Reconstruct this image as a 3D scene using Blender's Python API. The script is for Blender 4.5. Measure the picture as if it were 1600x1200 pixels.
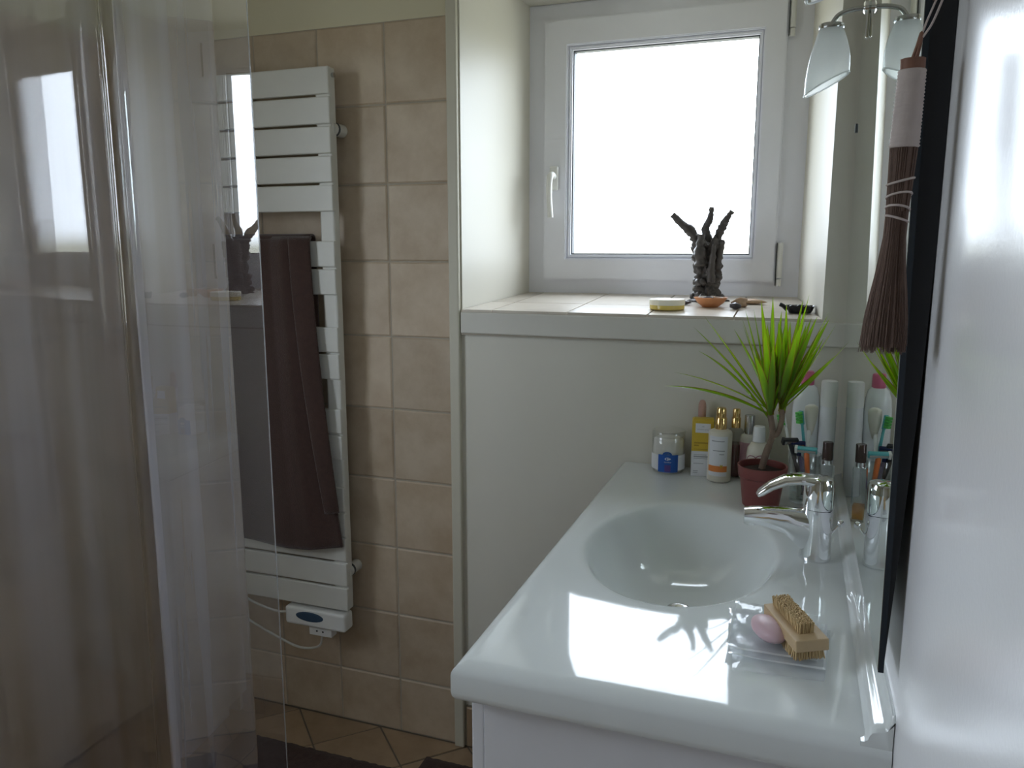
import bpy, bmesh, math, random
from mathutils import Vector, Matrix, noise
R = math.radians
for o in list(bpy.data.objects): bpy.data.objects.remove(o)
scene = bpy.context.scene
COL = scene.collection
H = 1.41                                   # camera height above the floor

# ---------------------------------------------------------------- camera
cam = bpy.data.cameras.new('camera'); cam_o = bpy.data.objects.new('camera', cam); COL.objects.link(cam_o)
cam.sensor_width = 36; cam.lens = 36 * 1236 / 1600; cam.clip_start = 0.01
cam_o.location = (0, 0, H); cam_o.rotation_euler = (R(90 - 9.733), 0, R(19.74))
scene.camera = cam_o

# ---------------------------------------------------------------- world: bright overcast sky, darker ground
SKY = 3.3
world = bpy.data.worlds.new('sky'); scene.world = world; world.use_nodes = True
wn = world.node_tree; wn.nodes.clear()
w_out = wn.nodes.new('ShaderNodeOutputWorld'); w_bg = wn.nodes.new('ShaderNodeBackground')
w_tc = wn.nodes.new('ShaderNodeTexCoord'); w_sep = wn.nodes.new('ShaderNodeSeparateXYZ'); w_rp = wn.nodes.new('ShaderNodeValToRGB')
w_rp.color_ramp.elements[0].position = 0.0; w_rp.color_ramp.elements[0].color = (.30, .31, .28, 1)
w_rp.color_ramp.elements[1].position = 0.02; w_rp.color_ramp.elements[1].color = (.86, .93, 1.05, 1)
wn.links.new(w_tc.outputs['Generated'], w_sep.inputs[0]); wn.links.new(w_sep.outputs['Z'], w_rp.inputs[0])
wn.links.new(w_rp.outputs[0], w_bg.inputs[0]); w_bg.inputs[1].default_value = SKY
wn.links.new(w_bg.outputs[0], w_out.inputs[0])

def portal(name, loc, rot, sx, sy):
    l = bpy.data.lights.new(name, 'AREA'); l.shape = 'RECTANGLE'; l.size = sx; l.size_y = sy
    l.cycles.is_portal = True
    o = bpy.data.objects.new(name, l); COL.objects.link(o); o.location = loc; o.rotation_euler = rot
portal('window_portal', (-.394, 2.46, H + .275), (R(-90), 0, 0), .62, .66)
portal('added_window_portal', (-2.02, .40, 1.60), (0, R(-90), 0), .92, .92)  # guides sky light through the added, unseen side window

vs = scene.view_settings
vs.view_transform = 'Standard'; vs.look = 'None'; vs.gamma = 1; vs.use_curve_mapping = False
vs.exposure = 1.85
try:
    scene.cycles.transparent_max_bounces = 24; scene.cycles.max_bounces = 12
    scene.cycles.diffuse_bounces = 6; scene.cycles.glossy_bounces = 6
except Exception: pass

# ================================================================ materials
MATS = {}
def new_mat(name):
    m = bpy.data.materials.new(name); m.use_nodes = True; m.node_tree.nodes.clear()
    out = m.node_tree.nodes.new('ShaderNodeOutputMaterial'); MATS[name] = m
    return m, m.node_tree, out
def N(nt, t, **kw):
    n = nt.nodes.new(t)
    for k, v in kw.items():
        if k in n.inputs: n.inputs[k].default_value = v
        else: setattr(n, k, v)
    return n
def pmat(name, col, rough=.5, metal=0, ior=1.45, var=.06, scale=30, bump=0, bscale=120, trans=0, coat=0, alpha=1, sheen=0, subs=0):
    """Principled material with a little procedural colour variation and optional fine relief."""
    m, nt, out = new_mat(name); L = nt.links.new
    p = N(nt, 'ShaderNodeBsdfPrincipled', Roughness=rough, Metallic=metal, IOR=ior)
    p.inputs['Transmission Weight'].default_value = trans
    p.inputs['Coat Weight'].default_value = coat
    p.inputs['Sheen Weight'].default_value = sheen
    if subs:
        p.inputs['Subsurface Weight'].default_value = subs; p.inputs['Subsurface Radius'].default_value = (.01, .008, .006)
    tc = N(nt, 'ShaderNodeTexCoord'); nz = N(nt, 'ShaderNodeTexNoise', Scale=scale, Detail=4.0)
    L(tc.outputs['Object'], nz.inputs['Vector'])
    mx = N(nt, 'ShaderNodeMix', data_type='RGBA')
    mx.inputs['A'].default_value = tuple(c * (1 - var) for c in col) + (1,)
    mx.inputs['B'].default_value = tuple(min(1, c * (1 + var)) for c in col) + (1,)
    L(nz.outputs['Fac'], mx.inputs['Factor']); L(mx.outputs['Result'], p.inputs['Base Color'])
    if bump:
        n2 = N(nt, 'ShaderNodeTexNoise', Scale=bscale, Detail=2.0); L(tc.outputs['Object'], n2.inputs['Vector'])
        b = N(nt, 'ShaderNodeBump', Strength=bump, Distance=.002); L(n2.outputs['Fac'], b.inputs['Height']); L(b.outputs[0], p.inputs['Normal'])
    L(p.outputs[0], out.inputs[0]); return m

pmat('cream_paint', (.68, .655, .575), .42, var=.03, scale=3, bump=.05, bscale=60)
pmat('wall_paint', (.66, .61, .45), .55, var=.03, scale=3, bump=.05, bscale=60)
pmat('gloss_wall', (.80, .80, .82), .21, var=.02, scale=4, bump=.06, bscale=220)
pmat('ceiling_paint', (.75, .73, .68), .7, var=.02)
pmat('grout', (.42, .37, .30), .85, var=.12, scale=60)
pmat('grout_dark', (.16, .13, .10), .9, var=.2, scale=60)
pmat('trim_paint', (.60, .57, .47), .5, var=.03)
pmat('upvc', (.84, .85, .92), .30, var=.015)
pmat('gasket', (.05, .055, .06), .5)
pmat('sill_edge', (.68, .66, .60), .4, var=.03)
pmat('radiator_white', (.64, .63, .585), .38, var=.02)
pmat('plastic_white', (.78, .78, .76), .35, var=.02)
pmat('plastic_white_gloss', (.80, .81, .83), .22, var=.02)
pmat('display_blue', (.05, .09, .15), .2)
pmat('counter', (.72, .755, .755), .045, ior=1.52, var=.015, scale=4, coat=.0, bump=.012, bscale=45)
pmat('basin_drain', (.7, .7, .7), .12, 1)
pmat('cabinet_white', (.68, .68, .71), .35, var=.02)
pmat('chrome', (.86, .87, .89), .04, 1, var=.0)
pmat('brushed_steel', (.55, .56, .57), .25, 1, var=.03)
pmat('mirror_silver', (.80, .86, .83), .0, 1, var=0)
pmat('mirror_edge', (.006, .012, .020), .15, var=.1)
pmat('gap_shade_black', (.008, .009, .012), .6)  # black for the shadow in the gap between mirror and wall
pmat('towel_brown', (.060, .030, .024), .95, var=.25, scale=90, bump=.9, bscale=420, sheen=.3)
pmat('towel_band', (.085, .045, .036), .9, var=.2, scale=90, bump=.5, bscale=300, sheen=.2)
pmat('mat_brown', (.060, .034, .028), .98, var=.35, scale=120, bump=1.0, bscale=380, sheen=.06)
pmat('bronze', (.085, .075, .072), .42, .25, var=.6, scale=30, bump=1.0, bscale=110)
pmat('soil', (.030, .016, .012), .95, var=.5, scale=160, bump=1, bscale=200)
pmat('pot_plastic', (.20, .052, .047), .42, var=.06)
pmat('stem', (.20, .14, .10), .7, var=.25, scale=80, bump=.6, bscale=160)
pmat('wood', (.50, .36, .21), .55, var=.14, scale=40, bump=.1)
pmat('bristle', (.55, .40, .21), .7, var=.15, scale=200)
pmat('soap_pink', (.60, .43, .47), .42, var=.05, scale=20, subs=.3)
pmat('terracotta', (.62, .27, .12), .5, var=.12)
pmat('shell_tan', (.42, .28, .18), .6, var=.35, scale=60, bump=.5)
pmat('stone_dark', (.07, .06, .07), .35, var=.5, scale=60, bump=.5)
pmat('stone_pale', (.50, .45, .40), .5, var=.3, scale=50)
pmat('black_glass', (.012, .012, .016), .07, var=.2)
pmat('wax_white', (.86, .83, .70), .4, var=.03, subs=.2)
pmat('wax_yellow', (.76, .60, .16), .18, var=.05, subs=.3)
pmat('broom_brown', (.135, .085, .066), .75, var=.3, scale=120, bump=.4)
pmat('broom_red', (.19, .09, .06), .6, var=.2, scale=80)
pmat('thread_white', (.50, .43, .41), .7, var=.08, scale=60, bump=.4)
pmat('bead', (.30, .10, .07), .4, var=.2)
pmat('label_white', (.72, .73, .76), .45, var=.02)
pmat('label_blue', (.012, .09, .40), .4, var=.05)
pmat('label_grey', (.34, .35, .37), .5)
pmat('label_orange', (.72, .24, .06), .45, var=.04)
pmat('label_maroon', (.22, .03, .09), .5)
pmat('sticker_red', (.45, .03, .03), .5)
pmat('carton_yellow', (.58, .41, .035), .4, var=.12, scale=18)
pmat('carton_text', (.36, .24, .02), .5)
pmat('gold', (.85, .60, .25), .16, 1, var=.05)
pmat('cream_plastic', (.66, .63, .54), .3, var=.03)
pmat('pinkish', (.52, .32, .26), .4, var=.05)
pmat('pink', (.62, .14, .24), .35, var=.04)
pmat('pale_pink', (.60, .36, .44), .35, var=.04)
pmat('dark_red', (.12, .015, .02), .15, var=.1)
pmat('cotton', (.80, .78, .74), .95, var=.1, scale=60, bump=1, bscale=60)
pmat('cap_brown', (.055, .035, .030), .25, .3, var=.1)
pmat('teal', (.10, .42, .45), .3, var=.05)
pmat('green', (.10, .50, .09), .45, var=.08)
pmat('orange', (.62, .16, .04), .4, var=.06)
pmat('navy', (.012, .02, .10), .35, var=.1)
pmat('dark_plastic', (.018, .020, .025), .35)
pmat('purple', (.10, .06, .24), .4)
pmat('cable_white', (.62, .62, .58), .5)
pmat('rod_metal', (.7, .7, .7), .2, 1)

def tile_mat(name, ca, cb, rough):
    m, nt, out = new_mat(name); L = nt.links.new
    p = N(nt, 'ShaderNodeBsdfPrincipled', Roughness=rough)
    tc = N(nt, 'ShaderNodeTexCoord'); oi = N(nt, 'ShaderNodeObjectInfo')
    add = N(nt, 'ShaderNodeVectorMath', operation='ADD'); sc = N(nt, 'ShaderNodeVectorMath', operation='SCALE'); sc.inputs['Scale'].default_value = 37.0
    cmb = N(nt, 'ShaderNodeCombineXYZ')
    for i in range(3): L(oi.outputs['Random'], cmb.inputs[i])
    L(cmb.outputs[0], sc.inputs[0]); L(tc.outputs['Object'], add.inputs[0]); L(sc.outputs[0], add.inputs[1])
    n1 = N(nt, 'ShaderNodeTexNoise', Scale=9.0, Detail=6.0, Roughness=.62); L(add.outputs[0], n1.inputs['Vector'])
    rp = N(nt, 'ShaderNodeValToRGB'); rp.color_ramp.elements[0].position = .34; rp.color_ramp.elements[1].position = .68
    rp.color_ramp.elements[0].color = ca + (1,); rp.color_ramp.elements[1].color = cb + (1,)
    L(n1.outputs['Fac'], rp.inputs[0])
    hs = N(nt, 'ShaderNodeHueSaturation'); mr = N(nt, 'ShaderNodeMapRange'); mr.inputs['To Min'].default_value = .90; mr.inputs['To Max'].default_value = 1.08
    L(oi.outputs['Random'], mr.inputs['Value']); L(mr.outputs[0], hs.inputs['Value']); L(rp.outputs[0], hs.inputs['Color']); L(hs.outputs[0], p.inputs['Base Color'])
    n2 = N(nt, 'ShaderNodeTexNoise', Scale=45.0, Detail=4.0); L(add.outputs[0], n2.inputs['Vector'])
    b = N(nt, 'ShaderNodeBump', Strength=.25, Distance=.002); L(n2.outputs['Fac'], b.inputs['Height']); L(b.outputs[0], p.inputs['Normal'])
    L(p.outputs[0], out.inputs[0])
tile_mat('wall_tile', (.45, .345, .24), (.585, .48, .36), .50)
tile_mat('floor_tile', (.28, .19, .115), (.38, .27, .17), .45)
tile_mat('sill_tile', (.56, .50, .43), (.68, .62, .54), .28)

def thin_mat(name, tint, gloss_col=(1, 1, 1), ior=1.5, haze=.05, haze_col=(.8, .8, .85), rough=.0, boost=1.0, bump=0, bscale=4, haze_noise=0, hz_scale=(6, 6, 1), blur=0):
    """Thin clear sheet: what passes straight through, a Fresnel reflection and a little milky haze."""
    m, nt, out = new_mat(name); L = nt.links.new
    tr = N(nt, 'ShaderNodeBsdfTransparent'); tr.inputs[0].default_value = tint + (1,)
    gl = N(nt, 'ShaderNodeBsdfGlossy', Roughness=rough); gl.inputs[0].default_value = gloss_col + (1,)
    fr = N(nt, 'ShaderNodeLayerWeight', Blend=.5)                 # Schlick reflection, the same from both sides of the sheet
    pw = N(nt, 'ShaderNodeMath', operation='POWER'); pw.inputs[1].default_value = 5.0; L(fr.outputs['Facing'], pw.inputs[0])
    f0 = ((ior - 1) / (ior + 1)) ** 2
    ma = N(nt, 'ShaderNodeMath', operation='MULTIPLY_ADD'); ma.inputs[1].default_value = 1 - f0; ma.inputs[2].default_value = f0; L(pw.outputs[0], ma.inputs[0])
    mu = N(nt, 'ShaderNodeMath', operation='MULTIPLY'); mu.inputs[1].default_value = boost; mu.use_clamp = True
    L(ma.outputs[0], mu.inputs[0])
    df = N(nt, 'ShaderNodeBsdfDiffuse'); df.inputs[0].default_value = haze_col + (1,)
    tl = N(nt, 'ShaderNodeBsdfTranslucent'); tl.inputs[0].default_value = haze_col + (1,)
    hz = N(nt, 'ShaderNodeMixShader', Fac=.5); L(df.outputs[0], hz.inputs[1]); L(tl.outputs[0], hz.inputs[2])
    if blur:
        rf = N(nt, 'ShaderNodeBsdfRefraction', IOR=1.03, Roughness=.32); rf.inputs[0].default_value = tint + (1,)
        mb = N(nt, 'ShaderNodeMixShader', Fac=blur); L(tr.outputs[0], mb.inputs[1]); L(rf.outputs[0], mb.inputs[2]); tr = mb
    m1 = N(nt, 'ShaderNodeMixShader', Fac=haze); L(tr.outputs[0], m1.inputs[1]); L(hz.outputs[0], m1.inputs[2])
    m2 = N(nt, 'ShaderNodeMixShader'); L(mu.outputs[0], m2.inputs[0]); L(m1.outputs[0], m2.inputs[1]); L(gl.outputs[0], m2.inputs[2])
    tc = N(nt, 'ShaderNodeTexCoord')
    if haze_noise:
        mp = N(nt, 'ShaderNodeMapping'); mp.inputs['Scale'].default_value = hz_scale; L(tc.outputs['Object'], mp.inputs[0])
        nz = N(nt, 'ShaderNodeTexNoise', Scale=3.0, Detail=5.0); L(mp.outputs[0], nz.inputs['Vector'])
        mr = N(nt, 'ShaderNodeMapRange'); mr.inputs['From Min'].default_value = .35; mr.inputs['From Max'].default_value = .7
        mr.inputs['To Min'].default_value = haze * .4; mr.inputs['To Max'].default_value = haze + haze_noise
        L(nz.outputs['Fac'], mr.inputs['Value'])
        g2 = N(nt, 'ShaderNodeMath', operation='POWER'); g2.inputs[1].default_value = 2.5; L(fr.outputs['Facing'], g2.inputs[0])   # longer path through the film when seen edge on
        g3 = N(nt, 'ShaderNodeMath', operation='MULTIPLY_ADD'); g3.inputs[1].default_value = 4.0; g3.inputs[2].default_value = 1.0; L(g2.outputs[0], g3.inputs[0])
        g4 = N(nt, 'ShaderNodeMath', operation='MULTIPLY'); g4.use_clamp = True; L(g3.outputs[0], g4.inputs[0]); L(mr.outputs[0], g4.inputs[1]); L(g4.outputs[0], m1.inputs[0])
    if bump:
        n2 = N(nt, 'ShaderNodeTexNoise', Scale=bscale, Detail=1.0); L(tc.outputs['Object'], n2.inputs['Vector'])
        b = N(nt, 'ShaderNodeBump', Strength=bump, Distance=.01); L(n2.outputs['Fac'], b.inputs['Height'])
        L(b.outputs[0], gl.inputs['Normal']); L(b.outputs[0], fr.inputs['Normal'])
    L(m2.outputs[0], out.inputs[0]); return m
thin_mat('pane_glass', (.96, .98, .98), boost=1.0, haze=.0)
thin_mat('curtain_pvc', (.92, .92, .925), boost=2.3, haze=.03, haze_col=(.70, .73, .83))
thin_mat('curtain_pvc_fold', (.93, .93, .935), boost=2.3, haze=.022, haze_col=(.58, .62, .78), haze_noise=.062, hz_scale=(7, 7, .22), blur=.36)
thin_mat('curtain_hem', (.80, .82, .85), boost=2.0, haze=.30, haze_col=(.85, .87, .9))
thin_mat('bag_plastic', (.97, .975, .98), boost=.9, haze=.42, haze_col=(.92, .94, .97), bump=.4, bscale=30)
thin_mat('bag_weld', (.95, .96, .97), boost=1.6, haze=.8, haze_col=(.93, .95, .97))
thin_mat('clear_plastic', (.90, .91, .90), boost=1.5, haze=.12, haze_col=(.8, .8, .78))
thin_mat('clear_glass', (.92, .95, .94), boost=1.8, haze=.05)
thin_mat('amber_liquid', (.90, .62, .16), boost=.6, haze=.22, haze_col=(.75, .42, .06))

def frosted():
    m, nt, out = new_mat('frosted_glass'); L = nt.links.new
    df = N(nt, 'ShaderNodeBsdfDiffuse'); df.inputs[0].default_value = (.92, .94, .96, 1)
    tl = N(nt, 'ShaderNodeBsdfTranslucent'); tl.inputs[0].default_value = (.95, .97, .98, 1)
    gl = N(nt, 'ShaderNodeBsdfGlossy', Roughness=.25)
    m1 = N(nt, 'ShaderNodeMixShader', Fac=.85); L(df.outputs[0], m1.inputs[1]); L(tl.outputs[0], m1.inputs[2])
    fr = N(nt, 'ShaderNodeLayerWeight', Blend=.12); m2 = N(nt, 'ShaderNodeMixShader')
    L(fr.outputs[0], m2.inputs[0]); L(m1.outputs[0], m2.inputs[1]); L(gl.outputs[0], m2.inputs[2]); L(m2.outputs[0], out.inputs[0])
frosted()
def leafmat():
    m, nt, out = new_mat('leaf'); L = nt.links.new
    uv = N(nt, 'ShaderNodeUVMap'); sep = N(nt, 'ShaderNodeSeparateXYZ'); L(uv.outputs[0], sep.inputs[0])
    rp = N(nt, 'ShaderNodeValToRGB'); e = rp.color_ramp.elements
    e[0].position = 0; e[0].color = (.20, .05, .03, 1); e[1].position = .14; e[1].color = (.22, .36, .03, 1)
    e.new(.5).color = (.18, .34, .028, 1); e.new(.86).color = (.22, .36, .03, 1); e.new(1).color = (.20, .05, .03, 1)
    L(sep.outputs[0], rp.inputs[0])
    p = N(nt, 'ShaderNodeBsdfPrincipled', Roughness=.2); L(rp.outputs[0], p.inputs['Base Color'])
    tl = N(nt, 'ShaderNodeBsdfTranslucent'); hs = N(nt, 'ShaderNodeHueSaturation', Value=1.7, Saturation=1.1); L(rp.outputs[0], hs.inputs['Color']); L(hs.outputs[0], tl.inputs[0])
    mx = N(nt, 'ShaderNodeMixShader', Fac=.48); L(p.outputs[0], mx.inputs[1]); L(tl.outputs[0], mx.inputs[2]); L(mx.outputs[0], out.inputs[0])
leafmat()

# ================================================================ geometry helpers
INV = {}
def link(o, parent=None):
    COL.objects.link(o)
    if parent is not None:
        o.parent = parent
        if parent.name in INV: o.matrix_parent_inverse = INV[parent.name]
    return o
def mesh_from(bm, name, mat, smooth=False):
    me = bpy.data.meshes.new(name)
    if smooth:
        for f in bm.faces: f.smooth = True
    bm.normal_update(); bm.to_mesh(me); bm.free()
    for m in (mat if isinstance(mat, (list, tuple)) else [mat]): me.materials.append(MATS[m])
    if smooth == 'auto':
        for e in []: pass
    return me
def obj(name, bm, mat, parent=None, smooth=False, recalc=True):
    if recalc: bmesh.ops.recalc_face_normals(bm, faces=bm.faces)
    return link(bpy.data.objects.new(name, mesh_from(bm, name, mat, smooth)), parent)
def thing(name, label, cat, loc, group=None):
    o = bpy.data.objects.new(name, None); COL.objects.link(o); o.location = loc; o.empty_display_size = .05
    o['label'] = label; o['category'] = cat
    if group: o['group'] = group
    INV[o.name] = Matrix.Translation(Vector(loc)).inverted()
    return o
def tag(o, label, cat, group=None):
    o['label'] = label; o['category'] = cat
    if group: o['group'] = group
    return o
def struct(o, label=None, cat=None):
    o['kind'] = 'structure'
    if label: o['label'] = label
    if cat: o['category'] = cat
    return o
def box(bm, x0, x1, y0, y1, z0, z1, bev=0, seg=2, M=None):
    t = bmesh.new(); bmesh.ops.create_cube(t, size=1)
    for v in t.verts: v.co = Vector((x0 + (v.co.x + .5) * (x1 - x0), y0 + (v.co.y + .5) * (y1 - y0), z0 + (v.co.z + .5) * (z1 - z0)))
    if bev: bmesh.ops.bevel(t, geom=t.edges[:], offset=bev, segments=seg, profile=.5, affect='EDGES')
    if M is not None: bmesh.ops.transform(t, matrix=M, verts=t.verts)
    merge(bm, t); return bm
def merge(bm, t):
    me = bpy.data.meshes.new('tmp'); t.to_mesh(me); t.free(); bm.from_mesh(me); bpy.data.meshes.remove(me)
def bx(*a, **k): return box(bmesh.new(), *a, **k)
def ring_faces(bm, rings, close=True, cap0=True, cap1=True):
    n = len(rings[0])
    for a, b in zip(rings[:-1], rings[1:]):
        for i in range(n if close else n - 1):
            j = (i + 1) % n; bm.faces.new((a[i], a[j], b[j], b[i]))
    if cap0: bm.faces.new(list(reversed(rings[0])))
    if cap1: bm.faces.new(rings[-1])
def lathe(bm, prof, n=32, c=(0, 0, 0), cap0=True, cap1=True, M=None, sx=1, sy=1):
    rings = []
    for r, z in prof:
        ring = []
        for i in range(n):
            a = 2 * math.pi * i / n; p = Vector((r * math.cos(a) * sx, r * math.sin(a) * sy, z))
            if M is not None: p = M @ p
            ring.append(bm.verts.new(p + Vector(c)))
        rings.append(ring)
    ring_faces(bm, rings, True, cap0, cap1); return bm
def tube(bm, pts, rad, n=10, cap=True, flat=None):
    pts = [Vector(p) for p in pts]; k = len(pts)
    rad = rad if isinstance(rad, (list, tuple)) else [rad] * k
    rings = []; prev = None
    for i in range(k):
        d = (pts[min(i + 1, k - 1)] - pts[max(i - 1, 0)]).normalized()
        if prev is None:
            a = Vector((0, 0, 1)) if abs(d.z) < .9 else Vector((1, 0, 0)); u = d.cross(a).normalized()
        else: u = (prev - d * prev.dot(d)).normalized()
        prev = u; v = d.cross(u)
        rings.append([bm.verts.new(pts[i] + (u * math.cos(2 * math.pi * j / n) + v * math.sin(2 * math.pi * j / n)) * rad[i]) for j in range(n)])
    ring_faces(bm, rings, True, cap, cap); return bm
def smooth_path(ctrl, sub=8):
    c = [Vector(p) for p in ctrl]; c = [2 * c[0] - c[1]] + c + [2 * c[-1] - c[-2]]; out = []
    for i in range(1, len(c) - 2):
        for s in range(sub):
            t = s / sub; a, b, d, e = c[i - 1], c[i], c[i + 1], c[i + 2]
            out.append(.5 * ((2 * b) + (d - a) * t + (2 * a - 5 * b + 4 * d - e) * t * t + (3 * b - a - 3 * d + e) * t ** 3))
    out.append(c[-2]); return out
def grid(bm, fn, nu, nv):
    V = [[bm.verts.new(fn(i / nu, j / nv)) for i in range(nu + 1)] for j in range(nv + 1)]
    for j in range(nv):
        for i in range(nu): bm.faces.new((V[j][i], V[j][i + 1], V[j + 1][i + 1], V[j + 1][i]))
    return V
def P(x, y, z): return Vector((x, y, H + z))      # z given relative to the camera height
def edge_sharp(o, ang=40):
    """shade smooth but keep hard edges"""
    me = o.data
    for p in me.polygons: p.use_smooth = True
    b = bmesh.new(); b.from_mesh(me)
    for e in b.edges:
        if len(e.link_faces) == 2 and e.calc_face_angle(0) > R(ang): e.smooth = False
    b.to_mesh(me); b.free(); return o

# ================================================================ room
XL, XR, YB, YF, ZC = -1.83, .125, 1.90, -2.60, 2.45
TILE_TOP = H + .568
rng = random.Random(4)

# ---- tiles shared meshes
def tile_mesh(name, w, h, t, mat, bev=.0025):
    """flat-lying tile in the local XZ plane facing -Y"""
    bm = bmesh.new()
    b = [(-w/2, -h/2), (w/2, -h/2), (w/2, h/2), (-w/2, h/2)]
    v0 = [bm.verts.new((x, t, z)) for x, z in b]; v1 = [bm.verts.new((x, bev, z)) for x, z in b]
    v2 = [bm.verts.new((x - math.copysign(bev * 1.4, x), 0, z - math.copysign(bev * 1.4, z))) for x, z in b]
    ring_faces(bm, [v0, v1, v2], True, False, True)
    bmesh.ops.recalc_face_normals(bm, faces=bm.faces)
    return mesh_from(bm, name, mat)
_tc = {}
def put_tile(parent, cx, cy, cz, w, h, rotz, mat='wall_tile', t=.008, name='tile', gap=.004):
    key = (round(w, 3), round(h, 3), mat, t)
    if key not in _tc: _tc[key] = tile_mesh('tile', w - gap, h - gap, t, mat)
    o = bpy.data.objects.new(name, _tc[key]); link(o, parent)
    o.location = (cx, cy, cz); o.rotation_euler = (rng.uniform(-.003, .003), rng.uniform(-.004, .004), rotz + rng.uniform(-.003, .003))
    return o

# ---- back wall: painted panel part with the window recess
XP = -.849                                  # where the tiles end
RL0, RL1, RR0, RR1 = -.820, -.787, .056, .001   # recess sides: front / at the window
YW = 2.35; ZS0, ZS1, ZT = H - .160, H - .138, H + .70
bm = bmesh.new()
box(bm, XL - .1, XP, YB + .008, YB + .25, 0, ZC)                          # masonry under and above the tiles
box(bm, XP, RR0 + .0, YB + .004, YB + .2, 0, ZS0 - .06)                   # panel below the sill
box(bm, XP, XR, YB, YB + .65, ZT, ZC)                                     # above the recess
def wedge(bm, q, z0, z1):
    a = [bm.verts.new((x, y, z0)) for x, y in q]; b = [bm.verts.new((x, y, z1)) for x, y in q]
    ring_faces(bm, [a, b])
ex_ = .12 / (YW - YB)
wedge(bm, [(XP, YB + .002), (RL0, YB + .002), (RL1 + (RL1 - RL0) * ex_, YW + .12), (XP, YW + .12)], ZS0 - .06, ZT)
wedge(bm, [(RR0, YB), (XR, YB), (XR, YW + .12), (RR1 + (RR1 - RR0) * ex_, YW + .12)], ZS0 - .06, ZT)
box(bm, RR0, XR, YB, YB + .2, 0, ZS0 - .06)
box(bm, XP, XR, YB + .2, YW + .12, 0, ZS0 - .06)
wall_back = struct(obj('wall_back', bm, 'cream_paint'), 'cream painted wall with a deep window recess beside beige tiles', 'wall')
up = obj('upper_plaster', bx(XL, XP, YB + .002, YB + .01, TILE_TOP, ZC), 'wall_paint', wall_back)
bed = obj('tile_bed', bx(XL, XP, YB + .003, YB + .012, 0, TILE_TOP), 'grout', wall_back)
S = .201
xs = [XP]
x = -1.03
while x > XL: xs.append(x); x -= .2
xs.append(XL)
zs = [TILE_TOP - S * k for k in range(10)] + [0.0]
for i in range(len(xs) - 1):
    for k in range(len(zs) - 1):
        w, h = xs[i] - xs[i + 1], zs[k] - zs[k + 1]
        if w < .03 or h < .03: continue
        put_tile(bed, (xs[i] + xs[i + 1]) / 2, YB + rng.uniform(-.0006, .0006), (zs[k] + zs[k + 1]) / 2, w, h, 0)

# ---- left wall, tiled
bm = bmesh.new()
for a in ((YF - .1, -.05, 0, ZC), (.85, YB + .25, 0, ZC), (-.05, .85, 0, 1.15), (-.05, .85, 2.05, ZC)): box(bm, XL - .2, XL - .008, a[0], a[1], a[2], a[3])
wl = struct(obj('wall_left', bm, 'wall_paint'), 'left wall tiled in beige squares behind the shower curtain', 'wall')
bedl = obj('tile_bed', bx(XL - .010, XL - .003, .9, YB, 0, TILE_TOP), 'grout', wl)
y = YB
while y > .95:
    w = .2
    for k in range(len(zs) - 1):
        put_tile(bedl, XL + rng.uniform(-.0006, .0006), y - w / 2, (zs[k] + zs[k + 1]) / 2, w, zs[k] - zs[k + 1], R(90))
    y -= .2

# ---- right wall, rear wall, added side window, ceiling
struct(obj('wall_right', bx(XR, XR + .15, YF - .1, YB + .01, 0, ZC), 'gloss_wall'), 'glossy white painted wall beside the mirror', 'wall')
struct(obj('wall_front', bx(XL - .2, XR + .1, YF - .15, YF, 0, ZC), 'cream_paint'), 'cream wall opposite the window', 'wall')
WY0, WY1, WZ0, WZ1 = -.05, .85, 1.15, 2.05                     # unseen side window, added in the left wall to brighten tiles and radiator
w2 = struct(obj('added_fill_window', bx(XL - .105, XL - .10, WY0, WY1, WZ0, WZ1), 'pane_glass'), 'unseen plain window added in the left wall for fill daylight', 'window')
for a in ((WY0, WY0 + .05, WZ0, WZ1), (WY1 - .05, WY1, WZ0, WZ1), (WY0 + .05, WY1 - .05, WZ0, WZ0 + .05), (WY0 + .05, WY1 - .05, WZ1 - .05, WZ1)): obj('frame_rail', bx(XL - .13, XL - .08, a[0], a[1], a[2], a[3]), 'upvc', w2)
struct(obj('ceiling', bx(XL - .1, XR + .1, YF - .1, YB + .1, ZC, ZC + .1), 'ceiling_paint'), 'white painted ceiling', 'ceiling')

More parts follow.
